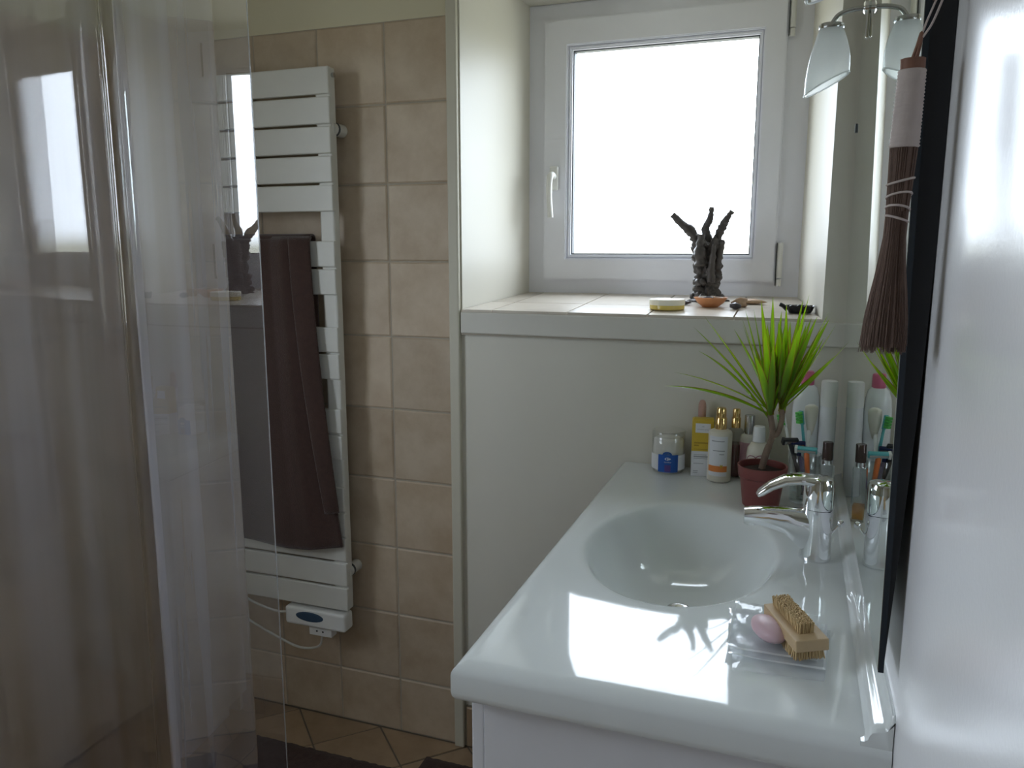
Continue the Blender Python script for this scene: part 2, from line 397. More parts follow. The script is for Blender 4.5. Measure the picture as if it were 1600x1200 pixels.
# ---- floor with diagonal tiles
floor = struct(obj('floor', bx(XL - .1, XR + .1, YF - .1, YB + .1, -.1, -.003), 'grout_dark'), 'floor of tan tiles laid diagonally', 'floor')
def clip_poly(poly, f):
    out = []
    for i, p in enumerate(poly):
        q = poly[(i + 1) % len(poly)]; a, b = f(p), f(q)
        if a >= 0: out.append(p)
        if a * b < 0: t = a / (a - b); out.append((p[0] + (q[0] - p[0]) * t, p[1] + (q[1] - p[1]) * t))
    return out
D = .283; half = D / 2 - .0035
for i in range(-8, 10):
    for j in range(-34, 4):
        if (i + j) % 2 == 0: continue
        cx, cy = -1.10 + i * D / 2, YB + j * D / 2
        q = [(half, 0), (0, half), (-half, 0), (0, -half)]; q = [(a + cx, b + cy) for a, b in q]
        for f in (lambda p: p[0] - XL, lambda p: XR - p[0], lambda p: p[1] - YF, lambda p: YB - .002 - p[1]):
            q = clip_poly(q, f)
            if len(q) < 3: break
        if len(q) < 3: continue
        ar = sum(q[k][0] * q[(k + 1) % len(q)][1] - q[(k + 1) % len(q)][0] * q[k][1] for k in range(len(q))) / 2
        if abs(ar) < .0015: continue
        bm = bmesh.new(); s = .985
        r0 = [bm.verts.new((a - cx, b - cy, -.006)) for a, b in q]; r1 = [bm.verts.new((a - cx, b - cy, -.0015)) for a, b in q]
        mx_, my_ = sum(a for a, b in q) / len(q), sum(b for a, b in q) / len(q)
        r2 = [bm.verts.new((mx_ + (a - mx_) * s - cx, my_ + (b - my_) * s - cy, 0)) for a, b in q]
        ring_faces(bm, [r0, r1, r2], True, False, True)
        o = obj('tile', bm, 'floor_tile', floor); o.location = (cx, cy, rng.uniform(-.0006, .0004))

# ---- corner trim and plinth
struct(obj('trim_1', bx(XP - .004, RL0 - .004, YB - .012, YB + .01, 0, ZC - .3, bev=.004), 'trim_paint'), 'cream painted timber strip between tiles and panel', 'trim')
bb = struct(obj('baseboard_back', bx(RL0, XR, YB - .001, YB + .004, 0, .128), 'grout_dark'), 'brown tile skirting below the cream panel', 'baseboard')
for k in range(5): put_tile(bb, RL0 + .1 + k * .2, YB - .006, .064, .2 if k < 4 else .14, .125, 0, 'floor_tile', .006)

# ================================================================ window
win = struct(thing('window_1', 'white plastic tilt window with frosty bright pane', 'window', (-.394, YW, ZS1)), 'white plastic casement window glowing with daylight', 'window')
FX0, FX1, FZ0, FZ1 = RL1 - .004, RR1 + .004, ZS1 - .03, ZT
SX0, SX1, SZ0, SZ1 = -.738, -.062, H - .0935, H + .652
GX0, GX1, GZ0, GZ1 = -.651, -.136, H - .015, H + .564
def mitre_rails(names, parent, X0, X1, Z0, Z1, x0, x1, z0, z1, ya, yb, mat, bev=.003):
    """four mitred rails between an outer and an inner rectangle"""
    o = [(X0, Z0), (X1, Z0), (X1, Z1), (X0, Z1)]; n = [(x0, z0), (x1, z0), (x1, z1), (x0, z1)]
    for k in range(4):
        l = (k + 1) % 4; q = [o[k], o[l], n[l], n[k]]
        bm = bmesh.new(); a = [bm.verts.new((x, ya, z)) for x, z in q]; b = [bm.verts.new((x, yb, z)) for x, z in q]
        ring_faces(bm, [a, b])
        bmesh.ops.recalc_face_normals(bm, faces=bm.faces)
        if bev: bmesh.ops.bevel(bm, geom=[e for e in bm.edges if all(abs(v.co.y - ya) < 1e-6 for v in e.verts) and not (e.verts[0] in (a[0], a[3]) and e.verts[1] in (a[0], a[3])) and not (e.verts[0] in (a[1], a[2]) and e.verts[1] in (a[1], a[2]))], offset=bev, segments=2, affect='EDGES')
        obj(names, bm, mat, parent)
mitre_rails('frame_rail', win, FX0, FX1, FZ0, FZ1, SX0 + .012, SX1 - .012, SZ0 + .012, SZ1 - .012, YW, YW + .06, 'upvc')
mitre_rails('sash_rail', win, SX0, SX1, SZ0, SZ1, GX0 - .014, GX1 + .014, GZ0 - .014, GZ1 + .014, YW - .017, YW + .045, 'upvc', .004)
mitre_rails('glazing_bead', win, GX0 - .015, GX1 + .015, GZ0 - .015, GZ1 + .015, GX0 - .003, GX1 + .003, GZ0 - .003, GZ1 + .003, YW - .008, YW + .03, 'upvc', .004)
mitre_rails('gasket', win, GX0 - .004, GX1 + .004, GZ0 - .004, GZ1 + .004, GX0, GX1, GZ0, GZ1, YW + .005, YW + .03, 'gasket', 0)
obj('pane', bx(GX0 - .003, GX1 + .003, YW + .018, YW + .022, GZ0 - .003, GZ1 + .003), 'pane_glass', win)
hx, hz = -.702, H + .205
hd = obj('handle', bx(hx - .013, hx + .013, YW - .029, YW - .017, hz - .035, hz + .035, bev=.004), 'plastic_white', win)
edge_sharp(obj('lever', tube(bmesh.new(), smooth_path([(hx, YW - .028, hz + .005), (hx, YW - .050, hz + .008), (hx - .002, YW - .060, hz - .004), (hx - .004, YW - .058, hz - .05), (hx, YW - .056, hz - .115)], 6), [.010] * 6 + [.0095] * 6 + [.009] * 6 + [.0085] * 7, 12), 'plastic_white', hd), 60)
for za, zb in ((H - .082, H + .015), (H + .575, H + .66)):
    hg = obj('hinge', tube(bmesh.new(), [(SX1 + .010, YW - .012, za), (SX1 + .010, YW - .012, zb)], .0085, 12), 'plastic_white', win)
    obj('hinge_pin', tube(bmesh.new(), [(SX1 + .010, YW - .012, za - .022), (SX1 + .010, YW - .012, za - .003)], .0075, 12), 'plastic_white', hg)
    obj('hinge_leaf', bx(SX1 + .001, SX1 + .003, YW - .020, YW - .008, za - .02, zb), 'gasket', hg)
# tiled sill: slopes slightly towards the room
sill = obj('window_sill', bx(XP + .028, XR - .002, YB - .010, YB + .03, ZS0 - .058, ZS0 - .003, bev=.003), 'sill_edge', win)
slope = math.atan2(ZS1 - ZS0, YW - YB)
bm = bmesh.new()
q0 = [(RL0, YB - .006, ZS0 - .002), (RR0, YB - .006, ZS0 - .002), (RR1 + .03, YW + .05, ZS1 + .0005), (RL1 - .03, YW + .05, ZS1 + .0005)]
a = [bm.verts.new((x, y, z - .06)) for x, y, z in q0]; b = [bm.verts.new((x, y, z - .0005)) for x, y, z in q0]; ring_faces(bm, [a, b])
obj('sill_bed', bm, 'grout', win)
def sill_z(y): return ZS0 + (ZS1 - ZS0) * (y - YB) / (YW - YB) + .004
sx = [-.815, -.735, -.535, -.335, -.135, .050]
sy = [YB - .008, YB + .175, YW + .01]
for i in range(5):
    for j in range(2):
        def lx(y, x, k): # follow the splay at the two ends
            t = (y - YB) / (YW - YB)
            if k == 0: return RL0 + (RL1 - RL0) * t
            if k == 5: return RR0 + (RR1 - RR0) * t
            return x + (.012 if j else 0) * 0
        ya, yb = sy[j] + .002, sy[j + 1] - .002
        xa, xb = sx[i], sx[i + 1]
        q = [(lx(ya, xa, i) + .002, ya), (lx(ya, xb, i + 1) - .002, ya), (lx(yb, xb, i + 1) - .002, yb), (lx(yb, xa, i) + .002, yb)]
        bm = bmesh.new(); a = [bm.verts.new((x, y, sill_z(y) - .006)) for x, y in q]; b = [bm.verts.new((x, y, sill_z(y))) for x, y in q]; ring_faces(bm, [a, b])
        obj('tile', bm, 'sill_tile', sill)

# ================================================================ towel radiator
YR = 1.82; RX0, RX1 = -1.640, -1.147; k_ = .984
rad = thing('towel_radiator', 'white flat panel towel radiator fixed to the tiled wall', 'radiator', ((RX0 + RX1) / 2, YR + .015, H - 1.02))
def slat(z1, z0):
    return obj('slat', bx(RX0, RX1, YR, YR + .012, H + z0 * k_ + .003, H + z1 * k_ - .003, bev=.003), 'radiator_white', rad)
edges = []
top = .465
for k in range(5): slat(top - k * .0743, top - (k + 1) * .0743)
for g in (.022, -.209, -.436): slat(g, g - .0745); slat(g - .0745, g - .149)
for k in range(5): slat(-.660 - k * .075, -.660 - (k + 1) * .075)
for xa, xb in ((RX0 + .003, RX0 + .045), (RX1 - .045, RX1 - .001)):
    obj('upright', bx(xa, xb, YR + .007, YR + .035, H - 1.015, H + .455, bev=.005), 'radiator_white', rad)
for xb in (RX0 + .03, RX1 - .012):
    for z in (.305, -.905):
        br = obj('bracket', tube(bmesh.new(), [(xb, YR + .02, H + z), (xb, YB - .003, H + z)], .017, 16), 'radiator_white', rad)
        edge_sharp(br); edge_sharp(obj('collar', tube(bmesh.new(), [(xb, YR + .035, H + z), (xb, YR + .042, H + z)], .0182, 16), 'gasket', br))
edge_sharp(obj('bleed_screw', tube(bmesh.new(), [(RX1 - .01, YR + .02, H + .435), (RX1 + .006, YR + .02, H + .435)], .006, 10), 'brushed_steel', rad))
st = obj('sticker', bx(-1.634, -1.588, YR - .0008, YR + .001, H + .388, H + .445), 'label_white', rad)
bm = bmesh.new(); lathe(bm, [(.0075, 0), (.0075, .0008)], 16, (-1.611, YR - .0016, H + .405), M=Matrix.Rotation(R(-90), 3, 'X').to_4x4()); obj('red_dot', bm, 'sticker_red', st)
# thermostat under the radiator
ctl = obj('thermostat', bx(-1.352, -1.152, YR - .012, YR + .035, H - 1.078, H - 1.024, bev=.008, seg=3), 'plastic_white', rad)
bm = bmesh.new(); lathe(bm, [(.001, .0014), (.034, .0012), (.046, 0)], 24, (0, 0, 0), True, False)
bmesh.ops.transform(bm, matrix=Matrix.Translation((-1.268, YR - .0121, H - 1.046)) @ Matrix.Rotation(R(90), 4, 'X') @ Matrix.Diagonal((1.0, .32, 1, 1)), verts=bm.verts)
obj('display', bm, 'display_blue', ctl)
bm = bmesh.new(); lathe(bm, [(.001, 0), (.012, .0), (.014, .004)], 20); bmesh.ops.transform(bm, matrix=Matrix.Translation((-1.262, YR - .0125, H - 1.047)) @ Matrix.Rotation(R(90), 4, 'X') @ Matrix.Diagonal((1.1, .6, -1, 1)), verts=bm.verts)
obj('screen', bm, 'gasket', ctl)
jb = obj('junction_block', bx(-1.280, -1.205, YR + .0, YR + .03, H - 1.107, H - 1.079, bev=.003), 'plastic_white', rad)
for dx in (-.008, .012): obj('screw', tube(bmesh.new(), [(-1.245 + dx, YR - .0008, H - 1.092), (-1.245 + dx, YR + .004, H - 1.092)], .003, 8), 'gasket', jb)
obj('power_cord', tube(bmesh.new(), smooth_path([(-1.245, YR + .015, H - 1.105), (-1.262, YR + .02, H - 1.150), (-1.335, YR + .03, H - 1.172), (-1.43, YR + .04, H - 1.155), (-1.555, YR + .05, H - 1.115), (-1.70, YR + .055, H - 1.04)], 8), .0035, 8), 'cable_white', rad, True)
obj('sensor_cord', tube(bmesh.new(), smooth_path([(-1.350, YR + .01, H - 1.052), (-1.40, YR + .012, H - 1.058), (-1.48, YR + .015, H - 1.045), (-1.545, YR + .02, H - 1.022)], 8), .0035, 8), 'cable_white', rad, True)

# ---- brown towel over the rail
tow = thing('bath_towel', 'dark brown bath towel hanging over the white radiator', 'towel', (-1.38, YR - .01, H - .84))
def tow_front(u, v):                      # v 0 top .. 1 bottom
    z = .028 - v * (.842 + .022 * math.sin(u * 3.0))
    xr = -1.215 + .006 * v + .062 * v ** 1.6
    xl = -1.600 - .01 * v
    x = xl + (xr - xl) * u
    y = YR - .010 - .010 * v - .010 * math.sin(u * 9 + v * 1.5) * (.4 + .6 * v) - .012 * max(0, 1 - abs(u - (.80 + .02 * v)) / .12) * (1 - .5 * v)
    if v < .03: y += .012 * (1 - v / .03) ** 2
    return P(x, y, z)
bm = bmesh.new(); grid(bm, tow_front, 60, 60)
o = obj('front_drape', bm, 'towel_brown', tow, True)
sm = o.modifiers.new('thick', 'SOLIDIFY'); sm.thickness = .007; sm.offset = -1
def tow_fold(u, v):                       # overlapping side fold along the right edge
    z = .026 - v * .74
    xr = -1.213 + .064 * v ** 1.5; xl = xr - .052 + .022 * v * v
    return P(xl + (xr - xl) * u, YR - .030 + .018 * u - .012 * v - .006 * math.sin(u * 3.1), z)
bm = bmesh.new(); grid(bm, tow_fold, 10, 50)
o = obj('side_fold', bm, 'towel_brown', tow, True); sm = o.modifiers.new('thick', 'SOLIDIFY'); sm.thickness = .006; sm.offset = -1
def tow_band(u, v):
    p = tow_front(u, .80 + v * .085); p.y -= .004; return p
bm = bmesh.new(); grid(bm, tow_band, 50, 8); o = obj('woven_band', bm, 'towel_band', tow, True)
def tow_back(u, v):
    a = -1.592 + u * .372
    if v < .25: t = v / .25 * math.pi; return P(a, YR + .010 - .017 * math.cos(t), .026 + .012 * math.sin(t))
    return P(a, YR + .027, .026 - (v - .25) * .5)
bm = bmesh.new(); grid(bm, tow_back, 12, 24); o = obj('back_drape', bm, 'towel_brown', tow, True); sm = o.modifiers.new('thick', 'SOLIDIFY'); sm.thickness = .005

# ---- bath mats
def bath_mat(x0, x1, y0, y1, label):
    t = thing('bath_mat', label, 'bath mat', ((x0 + x1) / 2, (y0 + y1) / 2, 0))
    def f(u, v):
        e = min(u, 1 - u, v, 1 - v) * 30; z = .004 + .012 * min(1, e) + .004 * noise.noise((u * 40, v * 60, x0))
        return Vector((x0 + (x1 - x0) * u, y0 + (y1 - y0) * v, z))
    bm = bmesh.new(); grid(bm, f, 60, 60); obj('pile', bm, 'mat_brown', t, True)
    obj('backing', bx(x0 + .002, x1 - .002, y0 + .002, y1 - .002, 0.0005, .0045), 'mat_brown', t)
bath_mat(-1.50, -.97, .95, 1.735, 'dark brown bath mat on the tiles in front of the radiator')
bath_mat(-.905, -.40, 1.0, 1.812, 'dark brown bath mat on the floor beside the white vanity')

# ================================================================ vanity cabinet and washbasin top
CT = H - .525; VX0, VX1, VY0, VY1 = -.392, XR - .001, .858, YB - .002
van = thing('vanity_cabinet', 'white vanity cabinet under the washbasin worktop', 'cabinet', (-.12, 1.38, 0))
CX0, CY0 = -.356, .882
obj('side_panel', bx(CX0, XR - .003, CY0, CY0 + .018, .02, CT - .055, bev=.0015), 'cabinet_white', van)
obj('side_panel', bx(CX0, XR - .003, VY1 - .03, VY1 - .012, .02, CT - .055, bev=.0015), 'cabinet_white', van)
obj('back_panel', bx(XR - .012, XR - .003, CY0 + .018, VY1 - .03, .02, CT - .055), 'cabinet_white', van)
obj('bottom_panel', bx(CX0 + .002, XR - .012, CY0 + .018, VY1 - .03, .08, .098), 'cabinet_white', van)
obj('plinth', bx(CX0 + .04, CX0 + .056, CY0 + .018, VY1 - .03, 0.0, .08), 'cabinet_white', van)
ym = (CY0 + VY1) / 2
for ya, yb, hy in ((CY0 + .002, ym - .002, ym - .05), (ym + .002, VY1 - .014, ym + .05)):
    d = obj('door', bx(CX0 - .018, CX0 - .001, ya, yb, .085, CT - .060, bev=.002), 'cabinet_white', van)
    obj('handle', tube(bmesh.new(), smooth_path([(CX0 - .018, hy, .52), (CX0 - .04, hy, .53), (CX0 - .04, hy, .62), (CX0 - .018, hy, .63)], 6), .005, 10), 'chrome', d, True)

wb = thing('washbasin_worktop', 'glossy white moulded worktop with a sunken oval basin', 'washbasin', (-.14, 1.38, CT - .055))
BX, BY, BA, BB, BD = -.170, 1.372, .166, .248, .125
def counter_bm():
    """moulded slab: rectangular grid blended radially into the oval bowl, rounded edges and a low upstand"""
    bm = bmesh.new(); n = 128
    def rect_pt(a, inset):
        x0, x1, y0, y1 = VX0 + inset, VX1, VY0 + inset, VY1
        dx, dy = math.cos(a) * BA, math.sin(a) * BB
        ts = []
        if dx > 1e-9: ts.append((x1 - BX) / dx)
        if dx < -1e-9: ts.append((x0 - BX) / dx)
        if dy > 1e-9: ts.append((y1 - BY) / dy)
        if dy < -1e-9: ts.append((y0 - BY) / dy)
        t = min(t for t in ts if t > 0); return BX + dx * t, BY + dy * t
    # angles incl. the exact corners
    ang = [2 * math.pi * i / n for i in range(n)]
    for cx, cy in ((VX0, VY0), (VX1, VY0), (VX1, VY1), (VX0, VY1)):
        for ins in (0,):
            a = math.atan2((cy - BY) / BB, (cx - BX) / BA) % (2 * math.pi)
            j = min(range(len(ang)), key=lambda k: abs(ang[k] - a)); ang[j] = a
    ang.sort(); rings = []
    def ell(s, z): return [bm.verts.new((BX + math.cos(a) * BA * s, BY + math.sin(a) * BB * s, CT + z)) for a in ang]
    prof = [(.07, -BD), (.20, -BD + .001), (.38, -BD + .006), (.54, -BD + .018), (.68, -BD + .036), (.79, -BD + .058), (.87, -BD + .080), (.92, -.027), (.955, -.014), (.98, -.0065), (1.0, -.0028), (1.025, -.0010), (1.06, -.0002), (1.10, 0)]
    for s, z in prof: rings.append(ell(s, z))
    def rect(ins, z, blend=None):
        out = []
        for a in ang:
            x, y = rect_pt(a, 0)
            x = max(VX0 + ins, x); y = max(VY0 + ins, y)
            if blend is not None:
                ex, ey = BX + math.cos(a) * BA * 1.10, BY + math.sin(a) * BB * 1.10
                x, y = ex + (x - ex) * blend, ey + (y - ey) * blend
            out.append(bm.verts.new((x, y, CT + z)))
        return out
    R0 = .022
    for b_ in (.25, .5, .75): rings.append(rect(R0, 0, b_))
    for k in range(0, 7):
        t = k / 6 * math.pi / 2; rings.append(rect(R0 - R0 * math.sin(t), -(R0 - R0 * math.cos(t)) * .75))
    for k in range(0, 5):
        t = k / 4 * math.pi / 2; rings.append(rect(.016 * (1 - math.cos(t)), -.040 - .016 * math.sin(t)))
    rings.append(rect(.10, -.056)) if False else None
    rings = [r for r in rings if r]
    ring_faces(bm, rings, True, True, False)
    # underside, with the bowl shell
    bot = [bm.verts.new((BX + math.cos(a) * BA * 1.04, BY + math.sin(a) * BB * 1.04, CT - .056)) for a in ang]
    bowl = [bm.verts.new((BX + math.cos(a) * BA * .9, BY + math.sin(a) * BB * .9, CT - .11)) for a in ang]
    bow2 = [bm.verts.new((BX + math.cos(a) * BA * .4, BY + math.sin(a) * BB * .4, CT - BD - .012)) for a in ang]
    ring_faces(bm, [rings[-1], bot, bowl, bow2], True, False, True)
    return bm
slab = edge_sharp(obj('basin_slab', counter_bm(), 'counter', wb), 40)
# low rounded upstand along the wall
prof = [(.0, 0), (.004, .0008), (.007, .004), (.0085, .010), (.011, .0145), (.016, .017), (.022, .018), (.026, .022), (.028, .030), (.0295, .034), (.034, .035)]
bm = bmesh.new(); rings = []
for y in [VY0 + .004, VY0 + .008] + [VY0 + .02 + (VY1 - VY0 - .02) * t / 10 for t in range(11)]:
    s = .8 if y < VY0 + .006 else 1
    r = [bm.verts.new((.0925 + a, y, CT - .002 + b * s)) for a, b in prof]
    r += [bm.verts.new((VX1, y, CT - .002 + .035 * s)), bm.verts.new((VX1, y, CT - .02)), bm.verts.new((.0925, y, CT - .02))]; rings.append(r)
ring_faces(bm, rings); edge_sharp(obj('upstand', bm, 'counter', wb), 50)
bm = bmesh.new(); lathe(bm, [(.0, -.002), (.014, -.001), (.019, .002), (.022, .002), (.024, 0)], 28, (BX, BY, CT - BD + .0025), False, False); edge_sharp(obj('drain', bm, 'basin_drain', wb), 60)

# ================================================================ mixer tap
FX, FY = .054, 1.392
fau = thing('mixer_tap', 'chrome single lever mixer tap on the white worktop', 'tap', (FX, FY, CT))
bm = bmesh.new(); lathe(bm, [(.0265, .0005), (.0265, .006), (.0252, .012), (.0248, .040), (.0246, .088), (.0246, .0895)], 40, (FX, FY, CT))
edge_sharp(obj('body', bm, 'chrome', fau), 50)
bm = bmesh.new(); lathe(bm, [(.0236, .0885), (.0236, .0905)], 40, (FX, FY, CT)); edge_sharp(obj('joint_ring', bm, 'gasket', fau), 50)
bm = bmesh.new(); lathe(bm, [(.0252, .0905), (.0254, .093), (.0248, .125), (.0240, .137), (.0215, .1425), (.012, .1445), (0.001, .145)], 40, (FX, FY, CT), True, False)
cap = edge_sharp(obj('lever_cap', bm, 'chrome', fau), 50)
def sweep_flat(bm, pts, half_w, half_h, n=16, power=2.6):
    rings = []
    for i, p in enumerate(pts):
        p = Vector(p); d = (Vector(pts[min(i + 1, len(pts) - 1)]) - Vector(pts[max(i - 1, 0)])).normalized()
        side = Vector((0, 0, 1)).cross(d).normalized(); up_ = d.cross(side); ring = []
        for k in range(n):
            a = 2 * math.pi * k / n; c, s = math.cos(a), math.sin(a)
            ring.append(bm.verts.new(p + side * half_w[i] * math.copysign(abs(c) ** (2 / power), c) + up_ * half_h[i] * math.copysign(abs(s) ** (2 / power), s)))
        rings.append(ring)
    ring_faces(bm, rings); return bm
dr = Vector((-1, -.10, 0)).normalized(); base = Vector((FX, FY, CT))
pts = [base + dr * d + Vector((0, 0, z)) for d, z in ((-.012, .134), (.010, .137), (.03, .139), (.055, .135), (.078, .123), (.094, .110), (.099, .105))]
edge_sharp(obj('lever', sweep_flat(bmesh.new(), pts, [.018, .022, .021, .018, .015, .013, .010], [.007, .009, .009, .0085, .0075, .0065, .004], 20), 'chrome', fau), 60)
pts = [base + dr * d + Vector((0, 0, z)) for d, z in ((-.005, .045), (.014, .050), (.03, .058), (.05, .064), (.080, .0675), (.105, .069), (.120, .069))]
sp_ = edge_sharp(obj('spout', sweep_flat(bmesh.new(), pts, [.018, .021, .020, .0185, .018, .018, .0175], [.036, .036, .030, .023, .018, .0145, .012], 24), 'chrome', fau), 60)
tip = base + dr * .108 + Vector((0, 0, .058))
bm = bmesh.new(); lathe(bm, [(.011, -.006), (.0125, -.004), (.0125, .008)], 24, tip); edge_sharp(obj('aerator', bm, 'chrome', sp_), 50)
pr = obj('waste_rod', tube(bmesh.new(), [(FX + .020, FY - .004, CT + .045), (FX + .036, FY - .006, CT + .066)], .0022, 8), 'chrome', fau)
bm = bmesh.new(); bmesh.ops.create_uvsphere(bm, u_segments=16, v_segments=10, radius=.0062); bmesh.ops.translate(bm, vec=(FX + .037, FY - .006, CT + .068), verts=bm.verts); obj('rod_knob', bm, 'chrome', pr, True)

# ================================================================ mirror (leans forward a little)
MY0, MY1, MZ0, MZ1 = .868, 1.845, H - .447, H + .62
def mx(z): return .1005 - math.tan(R(.65)) * (z - (H - .15))     # front face of the mirror at height z
mir = thing('wall_mirror', 'large frameless mirror leaning on the white wall above the tap', 'mirror', (.12, 1.36, MZ0))
def slab_bm(o0, o1, y0, y1, z0, z1, zb=None):
    bm = bmesh.new(); a = []; b = []
    for y, z in ((y0, z0), (y1, z0), (y1, z1), (y0, z1)):
        a.append(bm.verts.new((mx(z) + o0, y, z))); b.append(bm.verts.new((o1 if isinstance(o1, float) and o1 > .1 else mx(z) + o1, y, z)))
    ring_faces(bm, [a, b]); return bm
obj('glass_sheet', slab_bm(.0004, .006, MY0, MY1, MZ0, MZ1), 'mirror_edge', mir)
obj('silvered_face', slab_bm(0.0, .00045, MY0 + .002, MY1 - .002, MZ0 + .002, MZ1 - .002), 'mirror_silver', mir)
bm = bmesh.new(); rings = []
for y in (MY0 + .003, MY1 - .02):                      # dark backing wedge standing in for the gap's shadow, tapers to nothing below
    q = [(z, f) for z, f in ((MZ0 + .01, .02), (MZ0 + .14, .45), (MZ0 + .30, .85), (MZ0 + .45, 1.0), (MZ1 - .01, 1.0))]
    rings.append([bm.verts.new((mx(z) + .006, y, z)) for z, f in q] + [bm.verts.new((mx(z) + .006 + (XR - .0005 - mx(z) - .006) * f, y, z)) for z, f in reversed(q)])
ring_faces(bm, rings); obj('gap_shade_backing', bm, 'gap_shade_black', mir)
for z in (H + .245,):
    obj('mirror_clip', bx(mx(z) - .003, XR - .002, MY1 - .004, MY1 + .004, z - .009, z + .009, bev=.001), 'gasket', mir)

# ================================================================ wall lamps on the mirror
def lamp(y0, label):
    zc = H + .425; xm = mx(zc)
    t = thing('wall_lamp', label, 'lamp', (xm, y0, zc), 'wall lamps on the mirror')
    bm = bmesh.new(); lathe(bm, [(.010, 0), (.012, .002), (.012, .008), (.008, .011)], 24)
    bmesh.ops.transform(bm, matrix=Matrix.Translation((xm, y0, zc + .004)) @ Matrix.Rotation(R(-90), 4, 'Y'), verts=bm.verts)
    edge_sharp(obj('mounting_disc', bm, 'chrome', t), 40)
    blade = obj('mounting_blade', bx(xm - .005, xm - .0005, y0 - .010, y0 + .010, zc - .050, zc + .004, bev=.002), 'chrome', t)
    obj('arm', tube(bmesh.new(), smooth_path([(xm - .005, y0, zc + .004), (xm - .030, y0, zc + .002), (xm - .050, y0, zc - .004), (xm - .060, y0, zc - .016), (xm - .0625, y0, zc - .024)], 8), .0045, 12), 'brushed_steel', t, True)
    ax = Vector((xm - .0625, y0, zc - .022)); tilt = Matrix.Rotation(R(1.5), 4, 'Y')
    bm = bmesh.new(); lathe(bm, [(.004, .004), (.021, .002), (.0225, -.001), (.0215, -.007)], 32, ax, True, False, M=tilt); edge_sharp(obj('shade_cap', bm, 'brushed_steel', t), 40)
    # frosted bell shade with an obliquely cut rim, lower on the room side
    bm = bmesh.new(); n = 48; rings = []
    def prof(s): return .0200 + .0180 * math.sin(min(1, s * 1.15) * math.pi / 2) ** .95
    def rim(a): return .100 - .021 * math.cos(a)
    S_ = [0, .06, .15, .25, .35, .45, .55, .65, .75, .85, .93, 1.0]
    for s in S_:
        rings.append([bm.verts.new(ax + tilt @ Vector((prof(s) * math.cos(a), prof(s) * math.sin(a), -.003 - s * rim(a)))) for a in [2 * math.pi * i / n for i in range(n)]])
    ring_faces(bm, rings, True, False, False)
    sh = edge_sharp(obj('shade', bm, 'frosted_glass', t), 50)
    obj('shade_rim', tube(bmesh.new(), [v.co for v in sh.data.vertices[-n:]] + [sh.data.vertices[-n].co], .0014, 6), 'frosted_glass', sh, True)
    bm = bmesh.new(); lathe(bm, [(.010, -.004), (.0105, -.030), (.008, -.034), (.009, -.044), (.0125, -.058), (.011, -.072), (.004, -.079)], 20, ax, True, True, M=tilt); obj('bulb', bm, 'plastic_white', t, True)
lamp(1.65, 'frosted glass wall lamp on the mirror beside the window reveal')
lamp(1.03, 'frosted glass wall lamp high on the mirror close to the hanging broom')

# ================================================================ hanging whisk broom
bro = thing('whisk_broom', 'small brown whisk broom with a white thread handle hanging by the mirror edge', 'broom', (.090, .81, H + .20))
TOPP, BOT = Vector((.0845, .812, H + .160)), Vector((.0785, .812, H - .094))
def bpt(s): return TOPP.lerp(BOT, s)
def bsect(s):  # half widths (x, y) along the broom
    pts = [(0, .0105, .009), (.27, .0115, .0095), (.40, .0105, .009), (.44, .0098, .0085), (.56, .0085, .008), (.68, .0112, .010), (.82, .0165, .013), (.93, .0195, .015), (1, .0200, .0155)]
    for (a, x0, y0), (b, x1, y1) in zip(pts[:-1], pts[1:]):
        if s <= b: t = (s - a) / (b - a); return x0 + (x1 - x0) * t, y0 + (y1 - y0) * t
    return pts[-1][1:]
def bring(bm, s, k=1, n=20, rag=0, add=0):
    c = bpt(s); hx_, hy_ = bsect(s)
    return [bm.verts.new(c + Vector(((hx_ * k + add) * math.cos(a) * (1 + rag * noise.noise((a * 3, s * 9, 0))), (hy_ * k + add) * math.sin(a), 0))) for a in [2 * math.pi * i / n for i in range(n)]]
def bbody(name, s0, s1, mat, k=1, add=0, m=10, rag=0):
    bm = bmesh.new(); ring_faces(bm, [bring(bm, s0 + (s1 - s0) * i / m, k, 24, rag, add) for i in range(m + 1)]); return edge_sharp(obj(name, bm, mat, bro), 50)
bbody('bundle_core', 0, .985, 'broom_brown', .93, m=24)
bbody('bundle_end', -.018, .02, 'broom_red', .97, m=3, rag=.15)
wrp = bmesh.new(); ring_list = []
for i in range(45):
    s = .018 + (.262) * i / 44
    ring_list.append(bring(wrp, s, 1, 24, 0, .0004 + .0009 * (i % 2) + .0005 * noise.noise((i * .9, 4, 1))))
ring_faces(wrp, ring_list); obj('thread_wrap', wrp, 'thread_white', bro, True)
for i, s in enumerate((.395, .445, .490, .525)):
    c = bpt(s); hx_, hy_ = bsect(s); bm = bmesh.new()
    tube(bm, [c + Vector(((hx_ + .0006) * math.cos(a), (hy_ + .0006) * math.sin(a), .003 * math.cos(a + i))) for a in [2 * math.pi * k / 28 for k in range(29)]], .0011, 6); obj('binding', bm, 'thread_white', bro, True)
bm = bmesh.new(); rb = random.Random(2)
for i in range(620):
    a = rb.uniform(0, 2 * math.pi); rr = math.sqrt(rb.uniform(.45, 1)); pts = []
    wob = rb.uniform(-.06, .06); end = rb.uniform(.965, 1.012)
    s0 = .28 if i % 3 == 0 else .50
    for k in range(6):
        s = s0 + (end - s0) * k / 5; hx_, hy_ = bsect(s); g = (1.0 + wob * (k / 5) ** 2)
        pts.append(bpt(s) + Vector((hx_ * rr * g * math.cos(a), hy_ * rr * g * math.sin(a), 0)))
    tube(bm, pts, [.0006] * 5 + [.0003], 3, False)
o = obj('bristles', bm, 'broom_brown', bro, recalc=False); o['kind'] = 'stuff'
